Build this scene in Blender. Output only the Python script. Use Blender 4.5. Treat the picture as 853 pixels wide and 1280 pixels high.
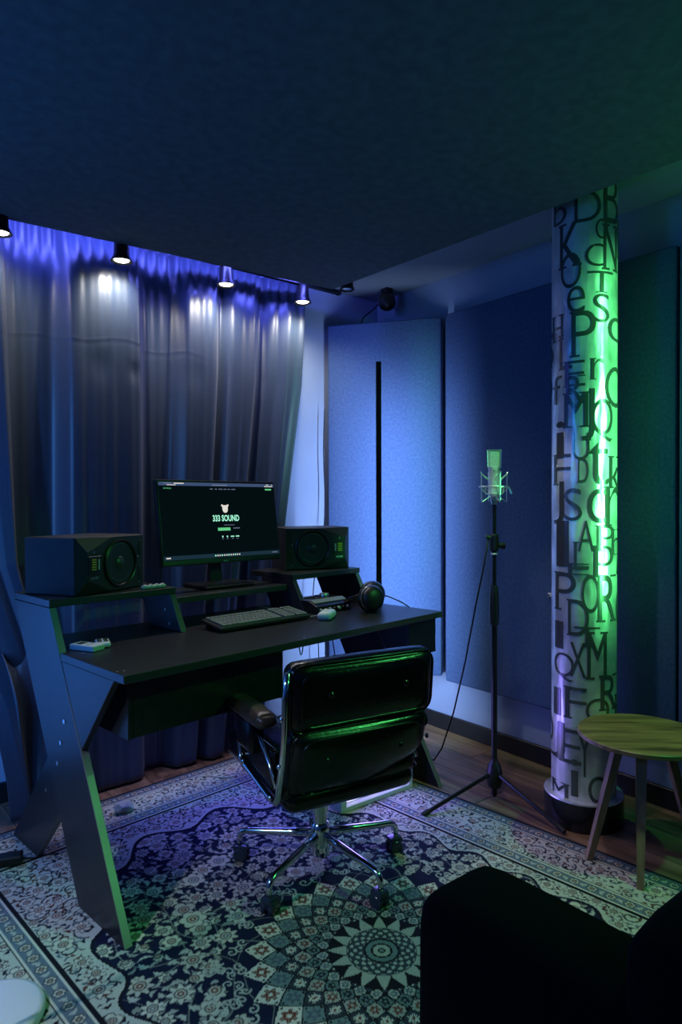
import bpy, bmesh, math, random
import numpy as np
from mathutils import Vector, Matrix, Euler

for _o in list(bpy.data.objects):
    bpy.data.objects.remove(_o, do_unlink=True)
SC = bpy.context.scene
COL = SC.collection
PI = math.pi
R = math.radians

# ------------------------------------------------------------------ camera
YAW, PITCH, ROLL = 0.6729, 0.0123, -0.0029
cam_data = bpy.data.cameras.new('camera')
cam_data.sensor_width = 36.0
cam_data.lens = 828.0 / 1280.0 * 36.0
cam_data.clip_start = 0.02
cam = bpy.data.objects.new('camera', cam_data)
COL.objects.link(cam)
_m = Matrix.Rotation(-YAW, 4, 'Z') @ Matrix.Rotation(PI / 2 - PITCH, 4, 'X') @ Matrix.Rotation(ROLL, 4, 'Z')
cam.matrix_world = Matrix.Translation((0, 0, 1.25)) @ _m
SC.camera = cam

# ------------------------------------------------------------------ view, world, lights
SC.view_settings.view_transform = 'Standard'
SC.view_settings.look = 'None'
SC.view_settings.gamma = 1.0
SC.view_settings.use_curve_mapping = False
SC.view_settings.exposure = 0.0
world = bpy.data.worlds.new('world')
SC.world = world
world.use_nodes = True
world.node_tree.nodes['Background'].inputs[0].default_value = (0.10, 0.25, 0.45, 1)
world.node_tree.nodes['Background'].inputs[1].default_value = 0.008


def light(name, kind, loc, color, power, direction=None, size=None, size_y=None, radius=0.05, spread=None,
          spot=None, blend=0.3, parent=None):
    d = bpy.data.lights.new(name, kind)
    d.color = color
    d.energy = power
    if kind == 'AREA':
        d.shape = 'RECTANGLE'
        d.size = size
        d.size_y = size_y
        if spread:
            d.spread = spread
    else:
        d.shadow_soft_size = radius
    if kind == 'SPOT':
        d.spot_size = spot
        d.spot_blend = blend
    o = bpy.data.objects.new(name, d)
    COL.objects.link(o)
    o.location = loc
    if direction is not None:
        o.rotation_euler = Vector(direction).to_track_quat('-Z', 'Y').to_euler()
    if parent:
        o.parent = parent
    return o


GREEN = (0.10, 1.0, 0.22)
BLUE = (0.03, 0.28, 1.0)
VIOLET = (0.13, 0.15, 1.0)
GL = Vector((2.30, 0.30, 2.20))
light('green_floor_spot', 'SPOT', GL, GREEN, 48.0, direction=Vector((1.2, 1.7, 0)) - GL, radius=.04, spot=R(73), blend=.5)
GT = Vector((2.43, 0.36, 1.50))
light('green_tube_light', 'AREA', GT, (0.12, 1.0, 0.25), 2.7, direction=Vector((2.395, 1.45, 1.48)) - GT, size=.10, size_y=1.3, spread=R(20))
GP = Vector((2.05, -0.05, 1.40))
light('green_desk_spot', 'SPOT', GP, GREEN, 60.0, direction=Vector((.74, 1.90, .22)) - GP, radius=.10, spot=R(15), blend=.7)
GM = Vector((2.05, 1.22, 2.26))
light('green_mic_fill', 'SPOT', GM, GREEN, 40.0, direction=Vector((2.24, 1.776, 1.39)) - GM, radius=.03, spot=R(20), blend=.7)  # extra spot added to turn the microphone green, not a room lamp
light('green_ceiling_spill', 'SPOT', (2.25, 0.15, 1.65), GREEN, 8.0, direction=(-.35, .45, 1), radius=.06, spot=R(130), blend=.8)
light('blue_room_lamp', 'POINT', (-0.85, 1.75, 1.75), BLUE, 26.0, radius=0.15)
light('blue_corner_tube', 'AREA', (-0.15, 2.52, .95), (0.10, 0.34, 1.0), 26.0, direction=(0, 1, 0), size=.02, size_y=1.7, spread=R(160))
WL = Vector((-0.75, 1.55, 1.7))
light('cool_room_spot', 'SPOT', WL, (0.80, 0.92, 1.0), 58.0, direction=Vector((.50, 1.55, 0)) - WL, radius=.05, spot=R(58), blend=.9)
NL = Vector((1.60, 1.45, 2.30))
light('neutral_room_spot', 'SPOT', NL, (1.0, 0.90, 0.82), 20.0, direction=Vector((2.32, 1.60, .1)) - NL, radius=.03, spot=R(50), blend=.5)


# ------------------------------------------------------------------ node helpers
def mat(name, color=(0.5, 0.5, 0.5), rough=0.5, metal=0.0, spec=0.5, emit=None, estr=0.0, coat=0.0,
        noise=None, bump=None, sheen=0.0):
    """noise=(scale, detail, second colour, contrast lo, hi); bump=(scale, strength, distance)"""
    m = bpy.data.materials.new(name)
    m.use_nodes = True
    nt = m.node_tree
    b = nt.nodes['Principled BSDF']
    b.inputs['Base Color'].default_value = (*color, 1)
    b.inputs['Roughness'].default_value = rough
    b.inputs['Metallic'].default_value = metal
    b.inputs['Specular IOR Level'].default_value = spec
    b.inputs['Coat Weight'].default_value = coat
    b.inputs['Sheen Weight'].default_value = sheen
    if emit:
        b.inputs['Emission Color'].default_value = (*emit, 1)
        b.inputs['Emission Strength'].default_value = estr
    tc = nt.nodes.new('ShaderNodeTexCoord')
    if noise:
        n = nt.nodes.new('ShaderNodeTexNoise')
        n.inputs['Scale'].default_value = noise[0]
        n.inputs['Detail'].default_value = noise[1]
        nt.links.new(tc.outputs['Object'], n.inputs['Vector'])
        r = nt.nodes.new('ShaderNodeValToRGB')
        r.color_ramp.elements[0].position = noise[3]
        r.color_ramp.elements[1].position = noise[4]
        r.color_ramp.elements[0].color = (*color, 1)
        r.color_ramp.elements[1].color = (*noise[2], 1)
        nt.links.new(n.outputs['Fac'], r.inputs['Fac'])
        nt.links.new(r.outputs['Color'], b.inputs['Base Color'])
    if bump:
        n2 = nt.nodes.new('ShaderNodeTexNoise')
        n2.inputs['Scale'].default_value = bump[0]
        n2.inputs['Detail'].default_value = 4
        nt.links.new(tc.outputs['Object'], n2.inputs['Vector'])
        bp = nt.nodes.new('ShaderNodeBump')
        bp.inputs['Strength'].default_value = bump[1]
        bp.inputs['Distance'].default_value = bump[2]
        nt.links.new(n2.outputs['Fac'], bp.inputs['Height'])
        nt.links.new(bp.outputs['Normal'], b.inputs['Normal'])
    return m


def emission(name, color, strength):
    m = bpy.data.materials.new(name)
    m.use_nodes = True
    nt = m.node_tree
    nt.nodes.clear()
    e = nt.nodes.new('ShaderNodeEmission')
    e.inputs[0].default_value = (*color, 1)
    e.inputs[1].default_value = strength
    o = nt.nodes.new('ShaderNodeOutputMaterial')
    nt.links.new(e.outputs[0], o.inputs[0])
    return m


def wood_mat(name, dark, light_c, scale=(14, 1.2, 14), rough=0.45, per_object=0.0):
    m = bpy.data.materials.new(name)
    m.use_nodes = True
    nt = m.node_tree
    b = nt.nodes['Principled BSDF']
    b.inputs['Roughness'].default_value = rough
    tc = nt.nodes.new('ShaderNodeTexCoord')
    mp = nt.nodes.new('ShaderNodeMapping')
    mp.inputs['Scale'].default_value = scale
    nt.links.new(tc.outputs['Object'], mp.inputs['Vector'])
    oi = nt.nodes.new('ShaderNodeObjectInfo')
    ad = nt.nodes.new('ShaderNodeVectorMath')
    ad.operation = 'MULTIPLY_ADD'
    ad.inputs[1].default_value = (9, 5, 7)
    nt.links.new(oi.outputs['Random'], ad.inputs[0])
    nt.links.new(mp.outputs['Vector'], ad.inputs[2])
    n = nt.nodes.new('ShaderNodeTexNoise')
    n.inputs['Scale'].default_value = 1.0
    n.inputs['Detail'].default_value = 7
    n.inputs['Distortion'].default_value = 0.6
    nt.links.new(ad.outputs[0], n.inputs['Vector'])
    r = nt.nodes.new('ShaderNodeValToRGB')
    r.color_ramp.elements[0].position = 0.32
    r.color_ramp.elements[1].position = 0.68
    r.color_ramp.elements[0].color = (*dark, 1)
    r.color_ramp.elements[1].color = (*light_c, 1)
    nt.links.new(n.outputs['Fac'], r.inputs['Fac'])
    hs = nt.nodes.new('ShaderNodeHueSaturation')
    nt.links.new(r.outputs['Color'], hs.inputs['Color'])
    mr = nt.nodes.new('ShaderNodeMapRange')
    mr.inputs['To Min'].default_value = 1 - per_object
    mr.inputs['To Max'].default_value = 1 + per_object
    nt.links.new(oi.outputs['Random'], mr.inputs['Value'])
    nt.links.new(mr.outputs[0], hs.inputs['Value'])
    nt.links.new(hs.outputs[0], b.inputs['Base Color'])
    return m


# ------------------------------------------------------------------ mesh helpers
def frame_from(d):
    d = Vector(d).normalized()
    a = Vector((0, 0, 1)) if abs(d.z) < 0.9 else Vector((1, 0, 0))
    u = d.cross(a).normalized()
    return u, d.cross(u).normalized(), d


class MB:
    def __init__(self):
        self.bm = bmesh.new()

    def box(self, c, s, rot=None, bevel=0.0, seg=1):
        ret = bmesh.ops.create_cube(self.bm, size=1.0)
        vs = ret['verts']
        M = Matrix.Translation(c) @ (rot.to_4x4() if rot is not None else Matrix.Identity(4)) @ Matrix.Diagonal((*s, 1))
        bmesh.ops.transform(self.bm, matrix=M, verts=vs)
        if bevel:
            es = list({e for v in vs for e in v.link_edges})
            bmesh.ops.bevel(self.bm, geom=es, offset=bevel, segments=seg, affect='EDGES', profile=0.5)
        return self

    def span(self, a, b, bevel=0.0, seg=1):
        a, b = Vector(a), Vector(b)
        return self.box((a + b) / 2, b - a, None, bevel, seg)

    def cone(self, p0, p1, r0, r1=None, n=16, caps=True):
        r1 = r0 if r1 is None else r1
        p0, p1 = Vector(p0), Vector(p1)
        u, v, d = frame_from(p1 - p0)
        ra, rb = [], []
        for i in range(n):
            t = 2 * PI * i / n
            e = u * math.cos(t) + v * math.sin(t)
            ra.append(self.bm.verts.new(p0 + e * r0))
            rb.append(self.bm.verts.new(p1 + e * r1))
        for i in range(n):
            j = (i + 1) % n
            self.bm.faces.new((ra[i], ra[j], rb[j], rb[i]))
        if caps:
            self.bm.faces.new(list(reversed(ra)))
            self.bm.faces.new(rb)
        return self

    def tube(self, pts, r, n=8, closed=False):
        pts = [Vector(p) for p in pts]
        rings = []
        N = len(pts)
        up = None
        for i, p in enumerate(pts):
            if closed:
                d = pts[(i + 1) % N] - pts[i - 1]
            else:
                d = pts[min(i + 1, N - 1)] - pts[max(i - 1, 0)]
            d.normalize()
            if up is None:
                u, v, _ = frame_from(d)
            else:
                u = (up - d * up.dot(d)).normalized()
                v = d.cross(u)
            up = u
            rr = r[i] if isinstance(r, (list, tuple)) else r
            rings.append([self.bm.verts.new(p + u * (rr * math.cos(2 * PI * k / n)) + v * (rr * math.sin(2 * PI * k / n)))
                          for k in range(n)])
        for i in range(N if closed else N - 1):
            A, B = rings[i], rings[(i + 1) % N]
            for k in range(n):
                l = (k + 1) % n
                self.bm.faces.new((A[k], A[l], B[l], B[k]))
        if not closed:
            self.bm.faces.new(list(reversed(rings[0])))
            self.bm.faces.new(rings[-1])
        return self

    def lathe(self, prof, n=32, c=(0, 0, 0), axis=None):
        """profile of (radius, height) around local z, moved to c, z turned to axis"""
        M = Matrix.Identity(4)
        if axis is not None:
            M = Vector(axis).to_track_quat('Z', 'Y').to_matrix().to_4x4()
        M = Matrix.Translation(c) @ M
        rings = []
        for (r, h) in prof:
            if r < 1e-5:
                rings.append([self.bm.verts.new(M @ Vector((0, 0, h)))])
            else:
                rings.append([self.bm.verts.new(M @ Vector((r * math.cos(2 * PI * k / n), r * math.sin(2 * PI * k / n), h)))
                              for k in range(n)])
        for A, B in zip(rings, rings[1:]):
            for k in range(n):
                l = (k + 1) % n
                if len(A) == 1 and len(B) == 1:
                    continue
                if len(A) == 1:
                    self.bm.faces.new((A[0], B[l], B[k]))
                elif len(B) == 1:
                    self.bm.faces.new((A[k], A[l], B[0]))
                else:
                    self.bm.faces.new((A[k], A[l], B[l], B[k]))
        return self

    def prism(self, poly, vec, bevel=0.0):
        """polygon of 3d points, extruded by vec"""
        vec = Vector(vec)
        a = [self.bm.verts.new(Vector(p)) for p in poly]
        b = [self.bm.verts.new(Vector(p) + vec) for p in poly]
        n = len(a)
        fs = [self.bm.faces.new(a), self.bm.faces.new(list(reversed(b)))]
        for i in range(n):
            j = (i + 1) % n
            fs.append(self.bm.faces.new((a[j], a[i], b[i], b[j])))
        bmesh.ops.recalc_face_normals(self.bm, faces=fs)
        if bevel:
            es = list({e for f in fs for e in f.edges})
            bmesh.ops.bevel(self.bm, geom=es, offset=bevel, segments=1, affect='EDGES')
        return self

    def pillow(self, c, s, rad, bulge=(0, 0, 0), rot=None, n=10):
        """rounded cushion: box of size s with corner radius rad, faces puffed by bulge"""
        ret = bmesh.ops.create_grid(self.bm, x_segments=1, y_segments=1, size=0.5)
        bmesh.ops.delete(self.bm, geom=ret['verts'], context='VERTS')
        cache = {}
        h = Vector(s) / 2

        def vert(p):
            key = tuple(round(x, 5) for x in p)
            if key in cache:
                return cache[key]
            q = Vector((p[0] * h.x * 2, p[1] * h.y * 2, p[2] * h.z * 2))
            inner = Vector([max(-(h[i] - rad), min(h[i] - rad, q[i])) for i in range(3)])
            d = q - inner
            out = inner + (d.normalized() * rad if d.length > 1e-9 else Vector())
            for i in range(3):
                if bulge[i]:
                    j, k = (i + 1) % 3, (i + 2) % 3
                    f = (1 - (2 * p[j]) ** 2) * (1 - (2 * p[k]) ** 2)
                    out[i] += bulge[i] * f * (2 * p[i])
            if rot is not None:
                out = rot @ out
            v = self.bm.verts.new(out + Vector(c))
            cache[key] = v
            return v
        st = []
        for k in range(n + 1):
            t = k / n
            st.append(0.5 * math.sin((t - 0.5) * PI))
        for ax in range(3):
            j, k = (ax + 1) % 3, (ax + 2) % 3
            for sg in (-0.5, 0.5):
                for a in range(n):
                    for b in range(n):
                        ps = []
                        for (x, y) in ((a, b), (a + 1, b), (a + 1, b + 1), (a, b + 1)):
                            p = [0, 0, 0]
                            p[ax] = sg
                            p[j] = st[x]
                            p[k] = st[y]
                            ps.append(vert(p))
                        if sg < 0:
                            ps.reverse()
                        self.bm.faces.new(ps)
        return self

    def build(self, name, m, parent=None, smooth=False, loc=None, auto=None):
        me = bpy.data.meshes.new(name)
        bmesh.ops.recalc_face_normals(self.bm, faces=self.bm.faces[:])
        if auto is not None:
            for f in self.bm.faces:
                f.smooth = True
            for e in self.bm.edges:
                if len(e.link_faces) == 2 and e.calc_face_angle(0) > auto:
                    e.smooth = False
        elif smooth:
            for f in self.bm.faces:
                f.smooth = True
        self.bm.to_mesh(me)
        self.bm.free()
        me.materials.append(m)
        o = bpy.data.objects.new(name, me)
        COL.objects.link(o)
        if parent:
            o.parent = parent
        if loc:
            o.location = loc
        return o


def tag(o, label=None, cat=None, group=None, kind=None):
    if label:
        o['label'] = label
    if cat:
        o['category'] = cat
    if group:
        o['group'] = group
    if kind:
        o['kind'] = kind
    return o


def thing(name, label, cat, loc=(0, 0, 0), rotz=0.0, group=None):
    o = bpy.data.objects.new(name, None)
    o.empty_display_size = 0.05
    COL.objects.link(o)
    o.location = loc
    o.rotation_euler = (0, 0, rotz)
    return tag(o, label, cat, group)


def struct(o):
    o['kind'] = 'structure'
    return o


def dup(src, parent=None, loc=None, name=None):
    c = src.copy()
    COL.objects.link(c)
    if parent:
        c.parent = parent
    if loc is not None:
        c.location = loc
    return c


def dup_tree(root, loc, rotz=None, label=None):
    r = dup(root, None, loc)
    if rotz is not None:
        r.rotation_euler = (0, 0, rotz)
    if label:
        r['label'] = label
    for ch in list(root.children):
        c = dup(ch, r)
        for g in list(ch.children):
            dup(g, c)
    return r


def text_mesh(s, extrude=0.0, bold=0.0, res=4):
    cu = bpy.data.curves.new('letter', 'FONT')
    cu.body = s
    cu.size = 1.0
    cu.extrude = extrude
    cu.offset = bold
    cu.resolution_u = res
    ob = bpy.data.objects.new('letter', cu)
    COL.objects.link(ob)
    dg = bpy.context.evaluated_depsgraph_get()
    me = bpy.data.meshes.new_from_object(ob.evaluated_get(dg))
    bpy.data.objects.remove(ob, do_unlink=True)
    bpy.data.curves.remove(cu)
    return me


def bounds(me):
    n = len(me.vertices)
    a = np.empty(n * 3, dtype=np.float32)
    me.vertices.foreach_get('co', a)
    a = a.reshape(-1, 3)
    return a, a.min(0), a.max(0)


def grid_mesh(name, P, m, parent=None, smooth=True, thickness=0.0):
    """P: array (nu, nv, 3)"""
    nu, nv = P.shape[:2]
    idx = np.arange(nu * nv).reshape(nu, nv)
    q = np.stack([idx[:-1, :-1], idx[1:, :-1], idx[1:, 1:], idx[:-1, 1:]], -1).reshape(-1, 4)
    me = bpy.data.meshes.new(name)
    me.vertices.add(nu * nv)
    me.vertices.foreach_set('co', P.reshape(-1).astype(np.float32))
    me.loops.add(q.size)
    me.loops.foreach_set('vertex_index', q.reshape(-1).astype(np.int32))
    me.polygons.add(len(q))
    me.polygons.foreach_set('loop_start', np.arange(0, q.size, 4, dtype=np.int32))
    me.polygons.foreach_set('loop_total', np.full(len(q), 4, dtype=np.int32))
    me.update()
    me.validate()
    if smooth:
        me.polygons.foreach_set('use_smooth', np.ones(len(q), dtype=bool))
    me.materials.append(m)
    o = bpy.data.objects.new(name, me)
    COL.objects.link(o)
    if parent:
        o.parent = parent
    if thickness:
        md = o.modifiers.new('thickness', 'SOLIDIFY')
        md.thickness = thickness
        md.offset = 0
    return o


# ------------------------------------------------------------------ materials
M = {}
M['wall'] = mat('painted_wall', (0.27, 0.34, 0.46), 0.75, noise=(5, 5, (0.30, 0.37, 0.49), 0.3, 0.7), bump=(60, 0.15, 0.002))
M['ceiling'] = mat('painted_ceiling', (0.30, 0.35, 0.40), 0.85)
M['cloud'] = mat('dark_suede_panel', (0.105, 0.125, 0.135), 0.95, spec=0.1, noise=(26, 8, (0.14, 0.165, 0.18), 0.35, 0.75), bump=(180, 0.4, 0.002))
M['panel'] = mat('blue_grey_fabric', (0.055, 0.098, 0.20), 0.95, spec=0.1, noise=(75, 6, (0.078, 0.132, 0.25), 0.35, 0.7), bump=(420, 0.4, 0.001), sheen=0.1)
M['panel_back'] = mat('panel_frame_board', (0.05, 0.05, 0.06), 0.7)
M['baseboard'] = mat('black_baseboard', (0.010, 0.010, 0.011), 0.45)
M['floor_sub'] = mat('floor_underlay', (0.02, 0.014, 0.010), 0.8)
M['plank'] = wood_mat('brown_laminate', (0.085, 0.042, 0.024), (0.30, 0.175, 0.105), (26, 2.0, 26), 0.42, 0.22)
M['oak'] = wood_mat('rustic_oak_top', (0.085, 0.048, 0.018), (0.36, 0.22, 0.085), (3.0, 26, 26), 0.45)
M['oak_leg'] = wood_mat('rustic_oak_leg', (0.13, 0.075, 0.035), (0.36, 0.23, 0.12), (28, 28, 3), 0.5)
M['oak_edge'] = mat('dark_table_edge', (0.08, 0.05, 0.03), 0.5)
M['curtain'] = mat('navy_satin_curtain', (0.030, 0.048, 0.080), 0.38, spec=0.6, noise=(160, 3, (0.040, 0.060, 0.098), 0.3, 0.7), bump=(300, 0.10, 0.001), sheen=0.12)
M['desk'] = mat('black_laminate', (0.014, 0.014, 0.016), 0.33, spec=0.5, noise=(40, 4, (0.019, 0.019, 0.021), 0.4, 0.6), bump=(140, 0.06, 0.0006))
M['edge'] = mat('grey_edge_band', (0.040, 0.040, 0.040), 0.36)
M['leg_edge_lit'] = mat('leg_edge_band_lit', (0.16, 0.16, 0.16), 0.36)  # edge banding with the green light on the legs put into its colour
M['black'] = mat('black_plastic', (0.010, 0.010, 0.011), 0.4)
M['black_satin'] = mat('satin_black_metal', (0.013, 0.013, 0.014), 0.32, metal=0.3)
M['rubber'] = mat('black_rubber', (0.008, 0.008, 0.009), 0.6)
M['white_plastic'] = mat('white_plastic', (0.72, 0.74, 0.76), 0.35)
M['grey_plastic'] = mat('pale_grey_plastic', (0.40, 0.42, 0.41), 0.45)
M['leather'] = mat('black_leather', (0.005, 0.0045, 0.0045), 0.22, spec=0.5, bump=(90, 0.35, 0.002))
M['leather_worn'] = mat('worn_dark_brown_leather', (0.050, 0.035, 0.024), 0.34, spec=0.6, noise=(22, 5, (0.13, 0.095, 0.065), 0.45, 0.75), bump=(60, 0.4, 0.002))
M['chrome'] = mat('polished_aluminium', (0.75, 0.77, 0.78), 0.14, metal=1.0)
M['caster'] = mat('dark_blue_black_plastic', (0.018, 0.030, 0.055), 0.22, spec=0.7)
M['speaker'] = mat('black_speaker_paint', (0.020, 0.020, 0.021), 0.5, bump=(500, 0.2, 0.0005))
M['cone'] = mat('speaker_cone', (0.035, 0.037, 0.038), 0.38)
M['ribbon'] = mat('golden_ribbon', (0.75, 0.48, 0.05), 0.35, metal=0.4, emit=(0.9, 0.6, 0.05), estr=0.0)
M['silver'] = mat('brushed_silver', (0.70, 0.72, 0.72), 0.28, metal=0.9)
M['mic_body'] = mat('satin_nickel', (0.74, 0.74, 0.72), 0.36, metal=0.4)
M['mesh_grille'] = mat('silver_wire_mesh', (0.60, 0.63, 0.60), 0.5, metal=0.15, noise=(900, 1, (0.30, 0.32, 0.30), 0.45, 0.55), bump=(900, 0.6, 0.001))
M['foil'] = mat('silver_wrapping_film', (0.88, 0.90, 0.90), 0.34, metal=0.55, noise=(6, 3, (0.36, 0.39, 0.41), 0.42, 0.66))  # darker blotches in the colour imitate reflections in the film
M['letter'] = mat('dark_raised_letters', (0.11, 0.12, 0.125), 0.22, metal=0.5, spec=.8)
M['plinth'] = mat('black_glossy_plinth', (0.012, 0.013, 0.016), 0.2)
M['sofa'] = mat('black_sofa_fabric', (0.0045, 0.005, 0.005), 0.95, spec=0.05, bump=(260, 0.5, 0.002))
M['screen'] = emission('dark_web_page', (0.0012, 0.0045, 0.0058), 1.0)
M['scr_bar'] = emission('screen_toolbar', (0.045, 0.075, 0.16), 1.0)
M['scr_bar2'] = emission('screen_taskbar', (0.010, 0.028, 0.045), 1.0)
M['scr_mint'] = emission('screen_mint_text', (0.40, 1.0, 0.72), 1.0)
M['scr_glow'] = emission('screen_dark_green', (0.01, 0.10, 0.06), 1.0)
M['scr_green'] = emission('screen_green_button', (0.16, 0.75, 0.30), 0.8)
M['scr_white'] = emission('screen_white', (0.85, 0.80, 0.72), 0.9)
M['scr_dim'] = emission('screen_dim_text', (0.16, 0.18, 0.28), 1.0)
M['lens_hot'] = emission('lit_lamp_lens', (1.0, 0.93, 0.82), 14.0)
M['lens_off'] = mat('unlit_silver_lens', (0.72, 0.75, 0.78), 0.2, metal=0.8)
M['led_violet'] = emission('violet_led', (0.14, 0.13, 1.0), 2.5)
M['led_blue'] = emission('pale_blue_led', (0.36, 0.56, 1.0), 4.0)
M['pc_white'] = mat('white_pc_case', (0.62, 0.66, 0.64), 0.4)
M['pc_inside'] = emission('pc_rgb_glow', (0.30, 0.24, 1.0), 4.0)
M['pc_fan'] = emission('pc_fan_ring', (0.62, 0.60, 1.0), 4.0)
M['key'] = mat('grey_keycap', (0.16, 0.17, 0.165), 0.5)

# foil: crumple bump on two scales
nt = M['foil'].node_tree
_tc = nt.nodes.new('ShaderNodeTexCoord')
_mp = nt.nodes.new('ShaderNodeMapping')
_mp.inputs['Scale'].default_value = (1, 1, 0.35)
nt.links.new(_tc.outputs['Object'], _mp.inputs['Vector'])
_n = nt.nodes.new('ShaderNodeTexNoise')
_n.inputs['Scale'].default_value = 11
_n.inputs['Detail'].default_value = 2
nt.links.new(_mp.outputs[0], _n.inputs['Vector'])
_b = nt.nodes.new('ShaderNodeBump')
_b.inputs['Strength'].default_value = 0.55
_b.inputs['Distance'].default_value = 0.03
nt.links.new(_n.outputs['Fac'], _b.inputs['Height'])
nt.links.new(_b.outputs[0], nt.nodes['Principled BSDF'].inputs['Normal'])

# ------------------------------------------------------------------ room shell
XL, XR, YN, YB, ZC = -1.7, 2.73, -1.6, 3.06, 2.49
struct(MB().span((XL - .1, YB, 0), (XR + .1, YB + .1, ZC)).build('wall_left', M['wall']))
struct(MB().span((XR, YN, 0), (XR + .1, YB, ZC)).build('wall_right', M['wall']))
struct(MB().span((XL - .1, YN - .1, 0), (XR + .1, YN, ZC)).build('wall_back', M['wall']))
struct(MB().span((XL - .1, YN, 0), (XL, YB, ZC)).build('wall_side', M['wall']))
struct(MB().span((XL - .1, YN - .1, ZC), (XR + .1, YB + .1, ZC + .1)).build('ceiling', M['ceiling']))
floor = struct(MB().span((XL - .1, YN - .1, -.12), (XR + .1, YB + .1, -0.012)).build('floor', M['floor_sub']))
PW, PL = 0.192, 1.28
_pm = MB().span((-PW / 2 + .0012, -PL / 2 + .0012, -0.012), (PW / 2 - .0012, PL / 2 - .0012, 0), bevel=0.0012)
plank0 = _pm.build('plank', M['plank'], floor)
random.seed(4)
_first = True
xk = XL
row = 0
while xk < XR - 0.001:
    w = min(PW, XR - xk)
    off = (row * 0.47) % PL
    y = YN - off
    while y < YB:
        y0, y1 = max(y, YN), min(y + PL, YB)
        if y1 - y0 > 0.03:
            p = plank0 if _first else dup(plank0)
            _first = False
            p.parent = floor
            p.location = (xk + w / 2, (y0 + y1) / 2, 0)
            p.scale = (w / PW, (y1 - y0) / PL, 1)
        y += PL
    xk += PW
    row += 1
struct(MB().span((XR - .018, YN, 0), (XR, YB, .085), bevel=.003).build('baseboard_right', M['baseboard']))
struct(MB().span((XL, YB - .018, 0), (XR - .018, YB, .085), bevel=.003).build('baseboard_left', M['baseboard']))

# ------------------------------------------------------------------ hanging ceiling panel with violet strip
K = (2.12, 2.725)
cloud = thing('ceiling_panel', 'large dark suede acoustic panel hung flat below the ceiling', 'ceiling panel', (0.6, 1.0, 2.36))
poly = [(K[0] - .6, K[1] - 1.0, 0), (-1.45 - .6, 2.99 - 1.0, 0), (-1.45 - .6, -1.3 - 1.0, 0), (2.34 - .6, -1.3 - 1.0, 0)]
MB().prism(poly, (0, 0, .05), bevel=.006).build('panel_board', M['cloud'], cloud)
for (hx, hy) in ((-1.6, -1.6), (1.3, -1.6), (1.2, 1.2), (-1.6, 1.2), (0, 0)):
    MB().cone((hx, hy, .05), (hx, hy, .13), .006, n=8).build('hanger', M['black_satin'], cloud)
_a = Vector((-1.35 - .6, 2.965 - 1.0, .055))
_b2 = Vector((K[0] - .63, K[1] - 1.02, .055))
_dir = (_b2 - _a).normalized()
MB().box((_a + _b2) / 2 + Vector((0, 0, .004)), ((_b2 - _a).length, .012, .008),
         Matrix.Rotation(math.atan2(_dir.y, _dir.x), 3, 'Z')).build('led_strip', M['led_violet'], cloud)
_c = (_a + _b2) / 2
_nrm = Vector((-_dir.y, _dir.x, 0))
light('cloud_strip_light', 'AREA', (_c + _nrm * .02 + Vector((0, 0, .012))), VIOLET, 28.0,
      direction=_nrm + Vector((0, 0, -.6)), size=3.3, size_y=.014, parent=cloud)


# ------------------------------------------------------------------ acoustic panels
def acoustic(name, label, p0, p1, z0, z1, t=.075):
    """flat fabric panel whose face runs from p0 to p1"""
    p0, p1 = Vector((*p0, 0)), Vector((*p1, 0))
    d = (p1 - p0)
    L = d.length
    d.normalize()
    o = thing(name, label, 'acoustic panel', (*((p0 + p1) / 2).xy, z0), math.atan2(d.y, d.x))
    MB().box((0, t / 2 - .004, (z1 - z0) / 2), (L, t - .008, z1 - z0), bevel=.010, seg=3).build('fabric_cover', M['panel'], o, auto=R(40))
    MB().box((0, t - .006, (z1 - z0) / 2), (L - .04, .012, z1 - z0 - .04)).build('backing_board', M['panel_back'], o)
    return o


acoustic('acoustic_panel', 'tall blue fabric acoustic panel set across the corner behind the thin stick lamp', (2.297, 3.000), (2.665, 2.468), .31, 2.262)
acoustic('acoustic_panel', 'wide blue fabric acoustic panel on the wall behind the microphone stand', (2.652, 2.432), (2.652, 1.215), .295, 2.262)
acoustic('acoustic_panel', 'dark fabric acoustic panel on the wall behind the round wooden side table', (2.652, 1.205), (2.652, -.02), .295, 2.262)

# ------------------------------------------------------------------ curtain
def smooth_profile(xs, vs, x, sig=0.011):
    fx = np.linspace(-1.3, 2.3, 1801)
    fv = np.interp(fx, xs, vs)
    k = np.exp(-0.5 * (np.arange(-60, 61) * 0.002 / sig) ** 2)
    k /= k.sum()
    fv = np.convolve(np.pad(fv, 60, mode='edge'), k, 'valid')
    return np.interp(x, fx, fv)


CX = [-1, -.8, -.6, -.4, -.2, -.05, .15, .3, .42, .58, .65, .81, .862, .90, 1.0, 1.06, 1.10, 1.155, 1.20, 1.34, 1.40, 1.47, 1.51, 1.57, 1.61, 1.66, 1.70, 1.80, 1.85, 1.90, 1.95, 2.0, 2.06, 2.09]
CV = [.05, .055, .06, .055, .05, .055, .06, .055, .07, .08, .005, .0, .084, .083, .087, .085, .089, .084, .0, .0, .072, .071, .075, .070, .006, .072, .080, .070, .0, .052, .046, .082, .076, .088]
nu = 620
zs = np.unique(np.concatenate([np.linspace(0.012, 2.44, 110), np.linspace(1.88, 2.06, 60)]))
us = np.linspace(-0.95, 2.10, nu)
U, Z = np.meshgrid(us, zs, indexing='ij')
xr = np.interp(Z, [0, 1.0, 1.885, 2.378, 2.5], [1.76, 1.905, 2.052, 2.090, 2.095])
xl = np.interp(Z, [0, .15, .45, 1.0, 2.44], [.590, .585, .545, .30, -.35])
t = (U - us[0]) / (us[-1] - us[0])
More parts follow.
